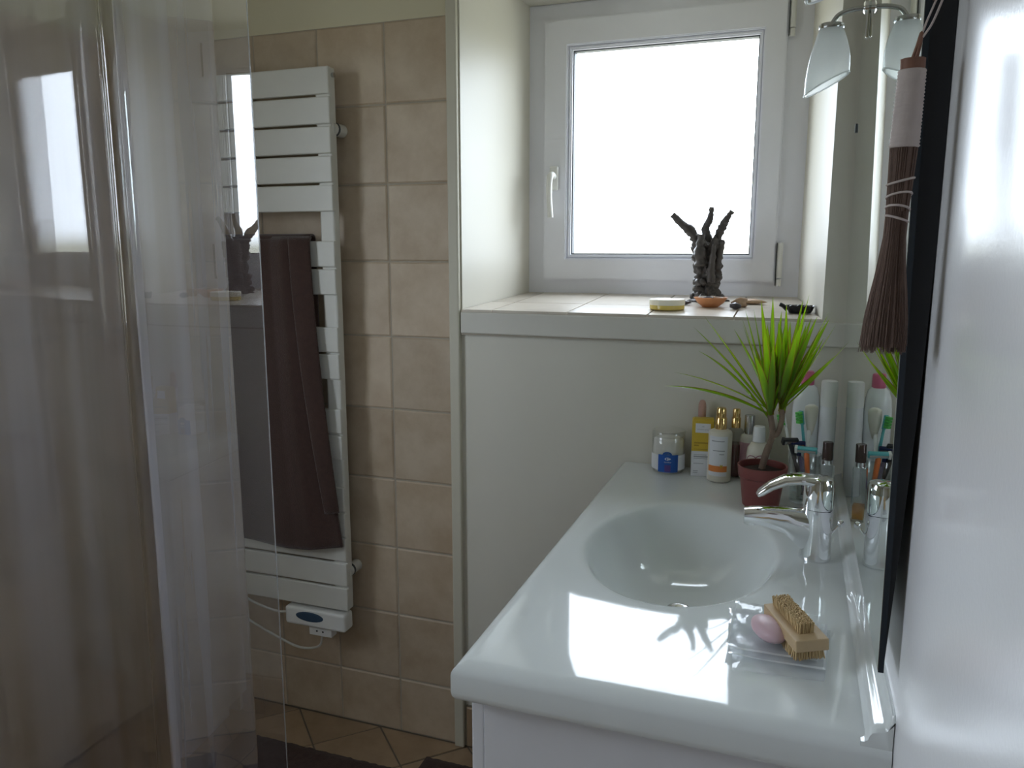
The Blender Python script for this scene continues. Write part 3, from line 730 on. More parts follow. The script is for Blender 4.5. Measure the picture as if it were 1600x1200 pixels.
for e in (.55, .60, .47, .58): # a few stray straws
    pass
loop = smooth_path([TOPP + Vector((-.003, 0, -.004)), TOPP + Vector((.002, 0, .014)), TOPP + Vector((.005, 0, .026)), TOPP + Vector((.004, -.001, .014)), TOPP + Vector((.001, -.001, -.002))], 6)
obj('twig_loop', tube(bmesh.new(), loop, .0016, 7), 'broom_red', bro, True)
hk = Vector((.1165, .815, H + .222))
cord = smooth_path([TOPP + Vector((.005, 0, .024)), TOPP + Vector((.010, .001, .040)), hk + Vector((-.012, 0, .004)), hk + Vector((-.006, 0, .006)), hk + Vector((-.010, -.002, -.002)), TOPP + Vector((.013, -.001, .034)), TOPP + Vector((.006, -.001, .022))], 6)
obj('hanging_cord', tube(bmesh.new(), cord, .0010, 6), 'thread_white', bro, True)
bm = bmesh.new(); bmesh.ops.create_uvsphere(bm, u_segments=14, v_segments=10, radius=.0055); bmesh.ops.scale(bm, vec=(1, 1, 1.9), verts=bm.verts); bmesh.ops.translate(bm, vec=TOPP + Vector((.013, -.001, .062)), verts=bm.verts); obj('bead', bm, 'bead', bro, True)
hkt = thing('wall_hook', 'small dark screw hook in the white wall above the broom', 'hook', (XR, .815, H + .222))
obj('hook_shank', tube(bmesh.new(), smooth_path([(XR + .001, .815, H + .222), (.112, .815, H + .222), (.106, .815, H + .224), (.105, .815, H + .231)], 5), .0016, 8), 'gasket', hkt, True)
bm = bmesh.new(); lathe(bm, [(.0055, 0), (.0055, .001), (.003, .0025)], 16); bmesh.ops.transform(bm, matrix=Matrix.Translation((XR - .0003, .815, H + .222)) @ Matrix.Rotation(R(-90), 4, 'Y'), verts=bm.verts); obj('hook_plate', bm, 'brushed_steel', hkt)

# ================================================================ things on the window sill
# gnarled dark sculpture with three horns
SXc, SYc = -.232, 2.20; sz = sill_z(2.20) - .0015
scu = thing('gnarled_sculpture', 'dark gnarled tree-stump sculpture with three horns on the window sill', 'sculpture', (SXc, SYc, sz))
bm = bmesh.new(); rings = []; n = 56; m = 60; Ht = .166
for j in range(m + 1):
    t = j / m; z = t * Ht; r0 = .036 - .010 * min(1, t / .22) + .006 * t + (.006 if t < .05 else 0)
    ring = []
    for i in range(n):
        a = 2 * math.pi * i / n; tw = a + t * .9
        lob = .20 * math.sin(5 * tw + .4) + .12 * math.sin(9 * tw + 1.7 * math.sin(t * 7))
        nz = noise.noise((math.cos(a) * 2.2, math.sin(a) * 2.2, t * 6)) * .30 + noise.noise((math.cos(a) * 6, math.sin(a) * 6, t * 17)) * .34
        r = r0 * (1 + lob * .8 + nz)
        zz = z + (.014 * math.sin(5 * tw + .4) + .010 * noise.noise((a, 3, 1))) * max(0, (t - .8) / .2)
        ring.append(bm.verts.new((SXc + r * math.cos(a) + .004 * math.sin(t * 5), SYc + r * math.sin(a) * .85, sz + max(zz, 0))))
    rings.append(ring)
ring_faces(bm, rings); obj('trunk', bm, 'bronze', scu, True)
def horn(ctrl, r0, name='horn'):
    p = smooth_path(ctrl, 9); k = len(p); bm = bmesh.new()
    tube(bm, p, [max(.0022, (1.28 * r0 * (1 - .50 * (i / (k - 1)) ** 1.6)) * (1 + .35 * noise.noise((i * .45, r0 * 900, 2)))) for i in range(k)], 12)
    for v in bm.verts: v.co += Vector((noise.noise(v.co * 120), noise.noise(v.co * 120 + Vector((9, 0, 0))), 0)) * .0022
    obj(name, bm, 'bronze', scu, True)
Z = lambda z: H + z
horn([(-.248, 2.20, Z(-.02)), (-.262, 2.20, Z(.018)), (-.278, 2.198, Z(.045)), (-.302, 2.195, Z(.064)), (-.328, 2.192, Z(.090))], .0125)
horn([(-.232, 2.205, Z(-.01)), (-.234, 2.205, Z(.025)), (-.241, 2.205, Z(.050)), (-.231, 2.203, Z(.075)), (-.226, 2.20, Z(.108))], .0100)
horn([(-.215, 2.20, Z(-.012)), (-.207, 2.198, Z(.028)), (-.197, 2.196, Z(.055)), (-.186, 2.194, Z(.078)), (-.172, 2.192, Z(.096))], .0105)
horn([(-.208, 2.19, Z(-.055)), (-.199, 2.187, Z(-.01)), (-.192, 2.186, Z(.022))], .0085, 'stub')
horn([(-.246, 2.175, Z(-.045)), (-.249, 2.171, Z(.0)), (-.247, 2.172, Z(.036))], .0125, 'stub')
horn([(-.219, 2.172, Z(-.09)), (-.217, 2.168, Z(-.04)), (-.213, 2.170, Z(.010))], .0085, 'stub')
rk = random.Random(8)
for i in range(9):
    bm = bmesh.new(); bmesh.ops.create_icosphere(bm, subdivisions=2, radius=rk.uniform(.008, .013))
    a = rk.uniform(2.6, 6.6); zz = rk.choice([.006, .010, .03, .05, .09]); r = .033 if zz > .02 else .040
    for v in bm.verts: v.co *= 1 + .35 * noise.noise(v.co * 150 + Vector((i, 0, 0)))
    bmesh.ops.translate(bm, vec=(SXc + r * math.cos(a), SYc + r * .85 * math.sin(a), sz + zz + .004), verts=bm.verts); obj('knob', bm, 'bronze', scu, True)

# round tin of yellow balm with a pale lid
tx, ty = -.306, 2.005; z0 = sill_z(ty)
tin = thing('round_tin', 'round honey yellow glass tin with a white lid on the sill', 'tin', (tx, ty, z0))
bm = bmesh.new(); lathe(bm, [(.040, -.0005), (.043, .002), (.043, .011), (.0425, .012)], 40, (tx, ty, z0)); edge_sharp(obj('base', bm, 'wax_yellow', tin), 40)
bm = bmesh.new(); lathe(bm, [(.0435, .0115), (.0442, .013), (.0442, .0235), (.0425, .0255), (.0385, .0258), (.037, .0252), (.001, .0252)], 40, (tx, ty, z0), True, False); edge_sharp(obj('lid', bm, 'wax_white', tin), 40)

# terracotta dish full of shells
dx_, dy_ = -.207, 2.075; z0 = sill_z(dy_)
dish = thing('terracotta_dish', 'small orange terracotta dish heaped with shells and pebbles', 'dish', (dx_, dy_, z0))
bm = bmesh.new(); lathe(bm, [(.018, -.0005), (.020, .001), (.032, .010), (.041, .0225), (.0425, .0245), (.041, .0248), (.030, .014), (.016, .006), (.001, .005)], 40, (dx_, dy_, z0), True, False, sx=1, sy=.8); edge_sharp(obj('bowl', bm, 'terracotta', dish), 60)
def pebble(name, c, r, mat, sx=1, sy=1, szc=.7, seed=0, parent=None, amp=.25, fr=1.6):
    bm = bmesh.new(); bmesh.ops.create_icosphere(bm, subdivisions=2, radius=1)
    for v in bm.verts:
        v.co *= 1 + amp * noise.noise(v.co * fr + Vector((seed * 7.3, 0, 0)))
        v.co = Vector((v.co.x * r * sx, v.co.y * r * sy, v.co.z * r * szc)) + Vector(c)
    return obj(name, bm, mat, parent, True)
rk = random.Random(5)
GP = 'shells and pebbles in the terracotta dish'
spots = [(-.020, .004, .0100), (-.004, -.009, .010), (.013, -.002, .0095), (.002, .010, .010), (.025, .006, .007), (-.012, -.014, .007), (.015, .013, .007)]
cols = [('stone_pale', 'pale'), ('stone_dark', 'dark grey'), ('shell_tan', 'tan'), ('shell_tan', 'tan'), ('stone_pale', 'pale'), ('stone_dark', 'dark grey'), ('stone_pale', 'pale')]
for i, (a, b, r) in enumerate(spots):
    o = pebble('pebble', (dx_ + a, dy_ + b * .8, z0 + .0215), r, cols[i][0], 1.3, 1, .62, i)
    tag(o, '%s rounded pebble in the terracotta dish on the sill' % cols[i][1], 'pebble', GP + ' ' + cols[i][1])
# driftwood / shell pieces beside it
z0 = sill_z(2.12)
o = pebble('driftwood', (-.115, 2.155, sill_z(2.155) + .0065), .020, 'shell_tan', 2.1, .9, .33, 3, amp=.5, fr=2.6); tag(o, 'flat tan driftwood piece lying beside the terracotta dish', 'driftwood')
o = pebble('shell', (-.137, 2.085, sill_z(2.085) + .0125), .0165, 'shell_tan', 1.1, .9, .82, 11, amp=.7, fr=3.2); tag(o, 'rough brown spiky shell between dish and driftwood', 'shell')
o = pebble('stone', (-.143, 2.035, sill_z(2.035) + .0085), .0125, 'stone_dark', 1.2, .9, .70, 6, amp=.4, fr=2); tag(o, 'dark wet-looking stone in front of the brown shell', 'stone')
o = pebble('stone', (-.278, 2.11, sill_z(2.11) + .0055), .0125, 'stone_dark', 1.4, .9, .45, 16, amp=.4, fr=2); tag(o, 'flat dark stone by the foot of the sculpture', 'stone')
# black dish at the end of the sill
bx0, by0 = .008, 2.0; z0 = sill_z(by0) + .0005
bd = thing('black_dish', 'shallow glossy black dish with a handle at the end of the sill', 'dish', (bx0, by0, z0))
bm = bmesh.new(); rings = []
for r, z in ((.76, .0005), (.80, .002), (.94, .012), (1.0, .016), (.985, .0168), (.90, .013), (.74, .005)):
    rings.append([bm.verts.new((bx0 + .033 * r * math.copysign(abs(math.cos(a)) ** .45, math.cos(a)), by0 + .026 * r * math.copysign(abs(math.sin(a)) ** .45, math.sin(a)), z0 + z)) for a in [2 * math.pi * i / 32 for i in range(32)]])
ring_faces(bm, rings); edge_sharp(obj('tray', bm, 'black_glass', bd), 50)
edge_sharp(obj('handle', tube(bmesh.new(), smooth_path([(bx0 - .028, by0 - .01, z0 + .008), (bx0 - .038, by0 - .01, z0 + .016), (bx0 - .046, by0 - .011, z0 + .020)], 5), [.006, .006, .0055, .0055, .005, .005, .005, .005, .005, .005, .004], 10), 'black_glass', bd), 50)
for i, (a, b) in enumerate(((-.016, -.004), (.0, .006), (.016, -.003))):
    o = pebble('glass_bead', (bx0 + a, by0 + b, z0 + .0125), .0085, 'black_glass', 1.1, .9, .8, i + 20); tag(o, 'shiny black glass bead in the black dish', 'bead', 'beads in the black dish')

# ================================================================ things on the worktop
def text_mesh(txt, size, mat):
    c = bpy.data.curves.new('t', 'FONT'); c.body = txt; c.size = size; c.align_x = 'CENTER'; c.align_y = 'CENTER'; c.extrude = .0001
    o = bpy.data.objects.new('t', c); COL.objects.link(o); dg = bpy.context.evaluated_depsgraph_get(); dg.update()
    me = bpy.data.meshes.new_from_object(o.evaluated_get(dg)); bpy.data.objects.remove(o); bpy.data.curves.remove(c)
    me.materials.clear(); me.materials.append(MATS[mat]); return me
def wrap_xz(me, cx, cy, cz, r, a0=-math.pi / 2):
    for v in me.vertices:
        a = a0 + v.co.x / r; rr = r + v.co.z; y_ = v.co.y
        v.co = Vector((cx + rr * math.cos(a), cy + rr * math.sin(a), cz + y_))
def patch(bm, cx, cy, r, a0, a1, z0, z1, n=16, t=.0004):
    V = [[bm.verts.new((cx + (r + t) * math.cos(a0 + (a1 - a0) * i / n), cy + (r + t) * math.sin(a0 + (a1 - a0) * i / n), z)) for i in range(n + 1)] for z in (z0, z1)]
    for i in range(n): bm.faces.new((V[0][i], V[0][i + 1], V[1][i + 1], V[1][i]))
    return bm
def cyl_poly(cx, cy, r, a0, pts, z0, t=.0006):
    bm = bmesh.new(); bm.faces.new([bm.verts.new((cx + (r + t) * math.cos(a0 + x / r), cy + (r + t) * math.sin(a0 + x / r), z0 + z)) for x, z in pts]); return bm

# cotton jar
jx, jy, jr = -.268, 1.852, .0385
jar = thing('cotton_jar', 'clear plastic tub of cotton with a blue label in the corner of the worktop', 'jar', (jx, jy, CT))
bm = bmesh.new(); lathe(bm, [(.034, .0008), (.0365, .002), (.0375, .012), (jr, .050), (jr, .088), (jr - .0008, .089)], 40, (jx, jy, CT), True, False); edge_sharp(obj('tub', bm, 'clear_plastic', jar), 50)
bm = bmesh.new(); lathe(bm, [(jr + .001, .088), (jr + .001, .0985), (jr - .001, .101), (.001, .101)], 40, (jx, jy, CT), False, False); edge_sharp(obj('lid', bm, 'clear_plastic', jar), 50)
bm = bmesh.new(); lathe(bm, [(.030, .003), (.0345, .01), (.0355, .05), (.034, .078), (.025, .084), (.001, .085)], 28, (jx, jy, CT), True, False)
for v in bm.verts: v.co += Vector((noise.noise(v.co * 70), noise.noise(v.co * 70 + Vector((5, 0, 0))), .0)) * .002
obj('cotton', bm, 'cotton', jar, True)
fa = math.atan2(-jy, -jx); fa = math.atan2(0 - jy, 0 - jx)        # side that faces into the room
obj('label_band', patch(bmesh.new(), jx, jy, jr, fa - 1.7, fa + 1.7, CT + .010, CT + .046, 30), 'label_white', jar, True)
lab = obj('label', patch(bmesh.new(), jx, jy, jr, fa - .62, fa + .62, CT + .006, CT + .048, 16, .0008), 'label_blue', jar, True)
bm = cyl_poly(jx, jy, jr, fa - .06, [(.011 * math.cos(a), .008 * math.sin(a)) for a in [math.pi * k / 12 for k in range(13)]], CT + .0478, .0008); obj('label_tab', bm, 'label_blue', lab)
for pts in ([(-.0075, 0), (-.0025, .0042), (-.0030, .0015), (-.0045, 0), (-.0030, -.0015), (-.0025, -.0042)], [(-.0010, .0038), (.0010, .0042), (.0015, .0012), (.0040, .0012), (.0022, .0034), (.0075, 0), (.0022, -.0034), (.0040, -.0012), (.0015, -.0012), (.0010, -.0042), (-.0010, -.0038)]):
    obj('emblem', cyl_poly(jx, jy, jr, fa - .02, pts, CT + .0385, .0012), 'label_white', lab)
me = text_mesh('Carrefour', .0042, 'label_white'); wrap_xz(me, jx, jy, CT + .0305, jr + .0010, fa - .02); link(bpy.data.objects.new('lettering', me), lab)
obj('picture', patch(bmesh.new(), jx, jy, jr, fa - .20, fa + .16, CT + .008, CT + .024, 6, .0011), 'purple', lab)

# yellow and white carton
def carton():
    t = thing('carton', 'tall yellow and white carton between cotton tub and pump bottle', 'box', (-.189, 1.846, CT)); M = Matrix.Translation((-.189, 1.846, CT)) @ Matrix.Rotation(R(7), 4, 'Z')
    w, d, h = .0245, .0165, .136
    obj('lower_body', bx(-w, w, -d, d, .0005, .060, M=M), 'label_white', t)
    obj('upper_body', bx(-w, w, -d, d, .060, h - .004, M=M), 'carton_yellow', t)
    bm = bmesh.new()
    a = [bm.verts.new(M @ Vector((x, y, h - .004))) for x, y in ((-w, -d), (w, -d), (w, d), (-w, d))]; b = [bm.verts.new(M @ Vector((x, y, h))) for x, y in ((-w + .005, -d * .4), (w - .001, -d * .4), (w - .001, d * .7), (-w + .005, d * .7))]
    ring_faces(bm, [a, b]); obj('top_flap', bm, 'carton_yellow', t)
    def mark(name, x0, x1, z0, z1, mat): return obj(name, bx(x0, x1, -d - .0005, -d + .0002, z0, z1, M=M), mat, t)
    mark('front_label', -.017, .017, .104, .126, 'label_white'); mark('print_line', -.013, .013, .1105, .1125, 'label_grey'); mark('print_line', -.003, .003, .118, .120, 'label_grey')
    for z, x1, mt in ((.078, .013, 'carton_text'), (.072, -.008, 'carton_text'), (.064, .012, 'carton_text'), (.051, .010, 'label_grey'), (.0455, .014, 'label_grey'), (.042, .014, 'label_grey'), (.030, .004, 'label_grey'), (.012, -.008, 'label_grey'), (.008, -.009, 'label_grey')): mark('print_line', -.019, x1, z, z + (.0035 if z in (.078, .072, .0455) else .0013), mt)
carton()
# slim tube with a rounded pinkish cap behind the carton
sx_, sy_ = -.196, 1.880
t = thing('slim_tube', 'slim tube with a rounded dusty pink cap behind the yellow carton', 'tube', (sx_, sy_, CT))
bm = bmesh.new(); lathe(bm, [(.010, .0005), (.0102, .002), (.0102, .125)], 24, (sx_, sy_, CT)); edge_sharp(obj('body', bm, 'cream_plastic', t), 50)
bm = bmesh.new(); lathe(bm, [(.0092, .125), (.0092, .158), (.0082, .165), (.0055, .1705), (.0015, .1725)], 24, (sx_, sy_, CT)); edge_sharp(obj('cap', bm, 'pinkish', t), 50)

def pump(x, y, r, h_sh, mat_b, label, cat, name, gold_h=.05, gr=.0130):
    t = thing(name, label, cat, (x, y, CT))
    bm = bmesh.new(); lathe(bm, [(r - .003, .0005), (r, .003), (r, h_sh - .008), (r - .003, h_sh - .003), (r * .62, h_sh), (gr * .9, h_sh + .002)], 36, (x, y, CT)); b = edge_sharp(obj('body', bm, mat_b, t), 50)
    bm = bmesh.new(); lathe(bm, [(gr, h_sh + .001), (gr, h_sh + gold_h * .52), (gr - .001, h_sh + gold_h * .55)], 32, (x, y, CT)); c = edge_sharp(obj('collar', bm, 'gold', t), 40)
    bm = bmesh.new(); lathe(bm, [(gr * .84, h_sh + gold_h * .55), (gr * .84, h_sh + gold_h * .92), (gr * .7, h_sh + gold_h), (.001, h_sh + gold_h)], 32, (x, y, CT), True, False); edge_sharp(obj('pump_head', bm, 'gold', t), 40)
    return t, b
px, py, prr = -.146, 1.812, .0265
t, b = pump(px, py, prr, .120, 'cream_plastic', 'white pump bottle with a gold cap and an orange band', 'bottle', 'pump_bottle')
fa = math.atan2(-py, -px) - .18
obj('label', patch(bmesh.new(), px, py, prr, fa - .85, fa + .85, CT + .016, CT + .108, 20), 'label_white', t, True)
obj('orange_band', patch(bmesh.new(), px, py, prr, fa - .85, fa + .85, CT + .026, CT + .040, 20, .0008), 'label_orange', t, True)
obj('emblem', cyl_poly(px, py, prr, fa + .35, [(-.003, .004), (0, -.004), (.003, .004), (.0015, .006), (0, .003), (-.0015, .006)], CT + .038, .0012), 'carton_yellow', t)
for z, a, w in ((.096, .0, .55), (.074, .1, .5), (.066, .35, .2)): obj('print_line', patch(bmesh.new(), px, py, prr, fa + a - w, fa + a + w, CT + z, CT + z + .0022, 10, .0009), 'label_grey', t, True)
t, b = pump(-.116, 1.862, .0185, .115, 'clear_plastic', 'small gold capped bottle of dark red liquid behind the pump bottle', 'bottle', 'small_bottle', .045, .0105)
bm = bmesh.new(); lathe(bm, [(.0165, .002), (.0175, .004), (.0175, .078), (.001, .078)], 28, (-.116, 1.862, CT), True, False); edge_sharp(obj('red_liquid', bm, 'dark_red', t), 50)

# silver capped bottle with pink label
x, y = -.086, 1.858
t = thing('lotion_bottle', 'slim bottle with silver cap and pink label behind the plant pot', 'bottle', (x, y, CT))
bm = bmesh.new(); lathe(bm, [(.0185, .0005), (.0205, .003), (.0205, .092), (.017, .101), (.0095, .104)], 32, (x, y, CT)); edge_sharp(obj('body', bm, 'plastic_white', t), 50)
bm = bmesh.new(); lathe(bm, [(.0095, .104), (.0095, .108), (.0115, .108), (.0115, .146), (.0105, .148), (.001, .148)], 28, (x, y, CT), True, False); edge_sharp(obj('cap', bm, 'brushed_steel', t), 40)
obj('label', patch(bmesh.new(), x, y, .0205, -3.4, -1.0, CT + .012, CT + .086, 18), 'pale_pink', t, True)
# white bottle with round maroon arcs on the label
x, y = -.062, 1.805
t = thing('white_bottle', 'white bottle with white screw cap and maroon ring print behind the plant', 'bottle', (x, y, CT))
bm = bmesh.new(); lathe(bm, [(.022, .0005), (.025, .003), (.0255, .070), (.0235, .085), (.0165, .097), (.012, .100)], 36, (x, y, CT)); edge_sharp(obj('body', bm, 'cream_plastic', t), 50)
bm = bmesh.new(); lathe(bm, [(.0135, .100), (.0138, .102), (.0130, .130), (.0115, .1345), (.001, .135)], 32, (x, y, CT), True, False); edge_sharp(obj('cap', bm, 'plastic_white_gloss', t), 40)
for da, zc in ((-.55, .058), (.25, .060)):
    a0 = math.atan2(-y, -x) + da; bm = bmesh.new()
    V = [[bm.verts.new((x + .0262 * math.cos(a0 + rr * math.cos(b) / .0255), y + .0262 * math.sin(a0 + rr * math.cos(b) / .0255), CT + zc + rr * math.sin(b))) for b in [2 * math.pi * i / 32 for i in range(32)]] for rr in (.0125, .0142)]
    for i in range(32): bm.faces.new((V[0][i], V[0][(i + 1) % 32], V[1][(i + 1) % 32], V[1][i]))
    obj('printed_ring', bm, 'label_maroon', t)

# shampoo bottle with pink cap, tall canister
x, y = .032, 1.795
t = thing('shampoo_bottle', 'large rounded white bottle with a pink cap behind the toothbrush glass', 'bottle', (x, y, CT))
bm = bmesh.new(); lathe(bm, [(.024, .0005), (.0265, .004), (.0275, .12), (.0275, .185), (.0255, .212), (.0205, .230), (.013, .238)], 40, (x, y, CT), sx=1, sy=.8); edge_sharp(obj('body', bm, 'plastic_white_gloss', t), 50)
bm = bmesh.new(); lathe(bm, [(.0135, .236), (.0138, .238), (.0132, .262), (.0115, .2655), (.001, .266)], 32, (x, y, CT), True, False); edge_sharp(obj('cap', bm, 'pink', t), 40)
x, y = .0765, 1.79
t = thing('spray_can', 'tall slim white canister standing against the mirror', 'can', (x, y, CT))
bm = bmesh.new(); lathe(bm, [(.0155, .0005), (.0172, .002), (.0172, .19), (.0165, .193)], 36, (x, y, CT)); edge_sharp(obj('body', bm, 'plastic_white_gloss', t), 50)
bm = bmesh.new(); lathe(bm, [(.0168, .193), (.0168, .243), (.0155, .2475), (.001, .248)], 36, (x, y, CT), True, False); edge_sharp(obj('cap', bm, 'plastic_white', t), 40)

# toothbrush glass with brushes and razors
gx, gy = .034, 1.712
gl = thing('toothbrush_glass', 'clear glass tumbler holding toothbrushes and razors beside the tap', 'glass', (gx, gy, CT))
bm = bmesh.new(); lathe(bm, [(.026, .0008), (.028, .003), (.0335, .104), (.0328, .105), (.0315, .104), (.0268, .010), (.001, .008)], 36, (gx, gy, CT), True, False); edge_sharp(obj('tumbler', bm, 'clear_glass', gl), 60)
def stick(t, a, b, r0, r1, mat, name='handle', n=10): return obj(name, tube(bmesh.new(), [Vector(a).lerp(Vector(b), i / 5) for i in range(6)], [r0 + (r1 - r0) * i / 5 for i in range(6)], n), mat, t, True)
def brush(label, a, b, hm, bmcol, facing):
    t = thing('toothbrush', label, 'toothbrush', a); a, b = Vector(a), Vector(b); d = (b - a).normalized()
    h = stick(t, a, b, .0045, .0028, hm)
    f = Vector(facing); f = (f - d * f.dot(d)).normalized(); s = d.cross(f)
    bm = bmesh.new(); M = Matrix((s, f, d)).transposed().to_4x4(); M.translation = b
    box(bm, -.0055, .0055, -.002, .002, -.004, .026, bev=.0018, M=M); obj('head', bm, hm, t)
    for k in range(4): box_b = bx(-.0048, .0048, .0022, .0125, .0005 + k * .0062, .0055 + k * .0062, M=M); obj('bristle_tuft', box_b, bmcol, t)
z0 = CT + .011
brush('teal toothbrush with bright green bristles in the glass', (gx + .012, gy + .01, z0), (gx - .009, gy + .012, CT + .166), 'teal', 'green', (-.9, -1, 0))
brush('pale toothbrush with green bristles leaning behind the plant stem', (gx - .006, gy + .013, z0), (gx - .042, gy + .018, CT + .158), 'plastic_white', 'green', (-1, -.5, .3))
t = thing('electric_toothbrush', 'white brush with a rounded oval head in the glass', 'toothbrush', (gx - .008, gy - .002, z0))
stick(t, (gx - .008, gy - .002, z0), (gx + .006, gy + .018, CT + .150), .005, .0045, 'plastic_white')
bm = bmesh.new(); lathe(bm, [(.004, -.03), (.0075, -.018), (.0125, .006), (.0135, .022), (.0125, .030), (.006, .034), (.001, .0345)], 24, (gx + .008, gy + .021, CT + .170), True, False); obj('head', bm, 'cream_plastic', t, True)
def razor(label, a, b, hm, headm, yaw, w=.021):
    t = thing('razor', label, 'razor', a); stick(t, a, b, .0050, .0055, hm)
    M = Matrix.Translation(b) @ Matrix.Rotation(R(yaw), 4, 'Z') @ Matrix.Rotation(R(25), 4, 'X')
    h = obj('head', bx(-w, w, -.005, .005, -.004, .008, bev=.002, M=M), headm, t); obj('blade', bx(-w + .003, w - .003, -.0056, -.0045, -.0015, .0045, M=M), 'brushed_steel', h)
    obj('end_cap', bx(-w - .0015, -w + .004, -.0058, .0055, -.005, .009, bev=.001, M=M), 'plastic_white' if headm == 'teal' else headm, h)
razor('orange handled razor with a pale teal head at the rim of the glass', (gx + .012, gy - .016, z0), (gx + .002, gy - .034, CT + .118), 'orange', 'teal', -6)
razor('black razor with its head over the left of the glass', (gx + .006, gy + .004, z0), (gx - .030, gy - .008, CT + .128), 'dark_plastic', 'dark_plastic', 20, .016)
razor('navy blue razor standing at the back of the glass', (gx - .004, gy + .012, z0), (gx - .014, gy - .004, CT + .122), 'navy', 'navy', 5, .014)
t = thing('comb_handle', 'purple handle standing inside the toothbrush glass', 'handle', (gx + .006, gy - .012, z0)); stick(t, (gx + .006, gy - .012, z0), (gx - .006, gy - .018, CT + .096), .004, .005, 'purple', 'shaft'); stick(t, (gx - .006, gy - .018, CT + .094), (gx - .008, gy - .019, CT + .101), .0055, .003, 'purple', 'tip')

# perfume bottle
x, y = .0735, 1.615
t = thing('perfume_bottle', 'square clear perfume bottle with dark brown cap and amber rest behind the tap', 'bottle', (x, y, CT))
M = Matrix.Translation((x, y, CT)) @ Matrix.Rotation(R(12), 4, 'Z')
obj('flask', bx(-.0125, .0125, -.0125, .0125, .0008, .110, bev=.003, seg=3, M=M), 'clear_glass', t)
obj('perfume', bx(-.0100, .0100, -.0100, .0100, .006, .034, bev=.001, M=M), 'amber_liquid', t)
bm = bmesh.new(); lathe(bm, [(.0085, .110), (.0085, .117), (.0075, .117), (.0075, .119)], 24, (x, y, CT)); edge_sharp(obj('neck', bm, 'brushed_steel', t), 40)
bm = bmesh.new(); lathe(bm, [(.0098, .119), (.0098, .153), (.009, .1545), (.001, .1545)], 28, (x, y, CT), True, False); edge_sharp(obj('cap', bm, 'cap_brown', t), 40)

# ================================================================ potted dracaena
PX, PY = -.047, 1.655
pl = thing('potted_dracaena', 'spiky green dracaena plant in a small terracotta coloured plastic pot', 'plant', (PX, PY, CT))
bm = bmesh.new(); lathe(bm, [(.034, .0008), (.0365, .003), (.0440, .062), (.0475, .064), (.0500, .086), (.0490, .087), (.0465, .086), (.0455, .070)], 44, (PX, PY, CT), True, False); edge_sharp(obj('pot', bm, 'pot_plastic', pl), 40)
bm = bmesh.new(); lathe(bm, [(.0462, .072), (.036, .0765), (.02, .078), (.001, .0785)], 32, (PX, PY, CT), True, False)
for v in bm.verts: v.co.z += .003 * noise.noise(v.co * 160)
obj('soil', bm, 'soil', pl, True)
A0, B0 = Vector((-.037, 1.642, H - .330)), Vector((-.016, 1.648, H - .318))
FORK = Vector((-.031, 1.648, H - .372))
obj('stem', tube(bmesh.new(), smooth_path([(-.050, 1.655, CT + .070), (-.042, 1.651, CT + .11), FORK, A0], 8), [.0072] * 12 + [.0062] * 13, 10), 'stem', pl, True)
obj('stem', tube(bmesh.new(), smooth_path([FORK + Vector((-.003, 0, -.006)), FORK + Vector((.010, 0, .005)), B0 + Vector((.001, 0, -.022)), B0], 8), [.0058] * 25, 10), 'stem', pl, True)
def leaf(base, tipp, w, sag=0.0, roll=0.0):
    base, tipp = Vector(base), Vector(tipp); L_ = (tipp - base).length; n = 14
    ctrl = base.lerp(tipp, .5) + Vector((0, 0, sag * L_))
    bm = bmesh.new(); uvl = bm.loops.layers.uv.new('uv'); rows = []
    for i in range(n + 1):
        t = i / n; p = base * (1 - t) ** 2 + ctrl * 2 * t * (1 - t) + tipp * t * t
        d = ((ctrl - base) * (1 - t) + (tipp - ctrl) * t).normalized()
        s = d.cross(Vector((0, 0, 1)));
        if s.length < .08: s = d.cross(Vector((0, 1, 0)))
        s.normalize(); s = Matrix.Rotation(roll, 3, d) @ s; u = s.cross(d)
        hw = w * (.55 + .45 * min(1, t / .3)) * (1 - max(0, (t - .35) / .65) ** 1.7) + .0002
        rows.append([bm.verts.new(p - s * hw + u * hw * .35), bm.verts.new(p - s * hw * .5 + u * hw * .1), bm.verts.new(p), bm.verts.new(p + s * hw * .5 + u * hw * .1), bm.verts.new(p + s * hw + u * hw * .35)])
    for i in range(n):
        for k in range(4):
            f = bm.faces.new((rows[i][k], rows[i][k + 1], rows[i + 1][k + 1], rows[i + 1][k])); f.smooth = True
            for lp, uu in zip(f.loops, (k / 4, (k + 1) / 4, (k + 1) / 4, k / 4)): lp[uvl].uv = (uu, i / n)
    obj('leaf', bm, 'leaf', pl, True, recalc=False)
rl = random.Random(12)
tipsA = [(-.245, 1.61, -.278, .12), (-.230, 1.63, -.252, .10), (-.187, 1.66, -.209, .16), (-.193, 1.62, -.156, .05), (-.171, 1.60, -.132, .03), (-.103, 1.68, -.142, .02), (-.093, 1.60, -.118, .0), (-.080, 1.65, -.120, .0), (-.055, 1.57, -.146, .03), (-.037, 1.56, -.178, .03), (-.045, 1.66, -.095, .0), (-.120, 1.70, -.165, .06), (-.028, 1.70, -.126, 0), (-.068, 1.69, -.105, 0), (-.085, 1.75, -.19, .08), (-.07, 1.56, -.20, .10)]
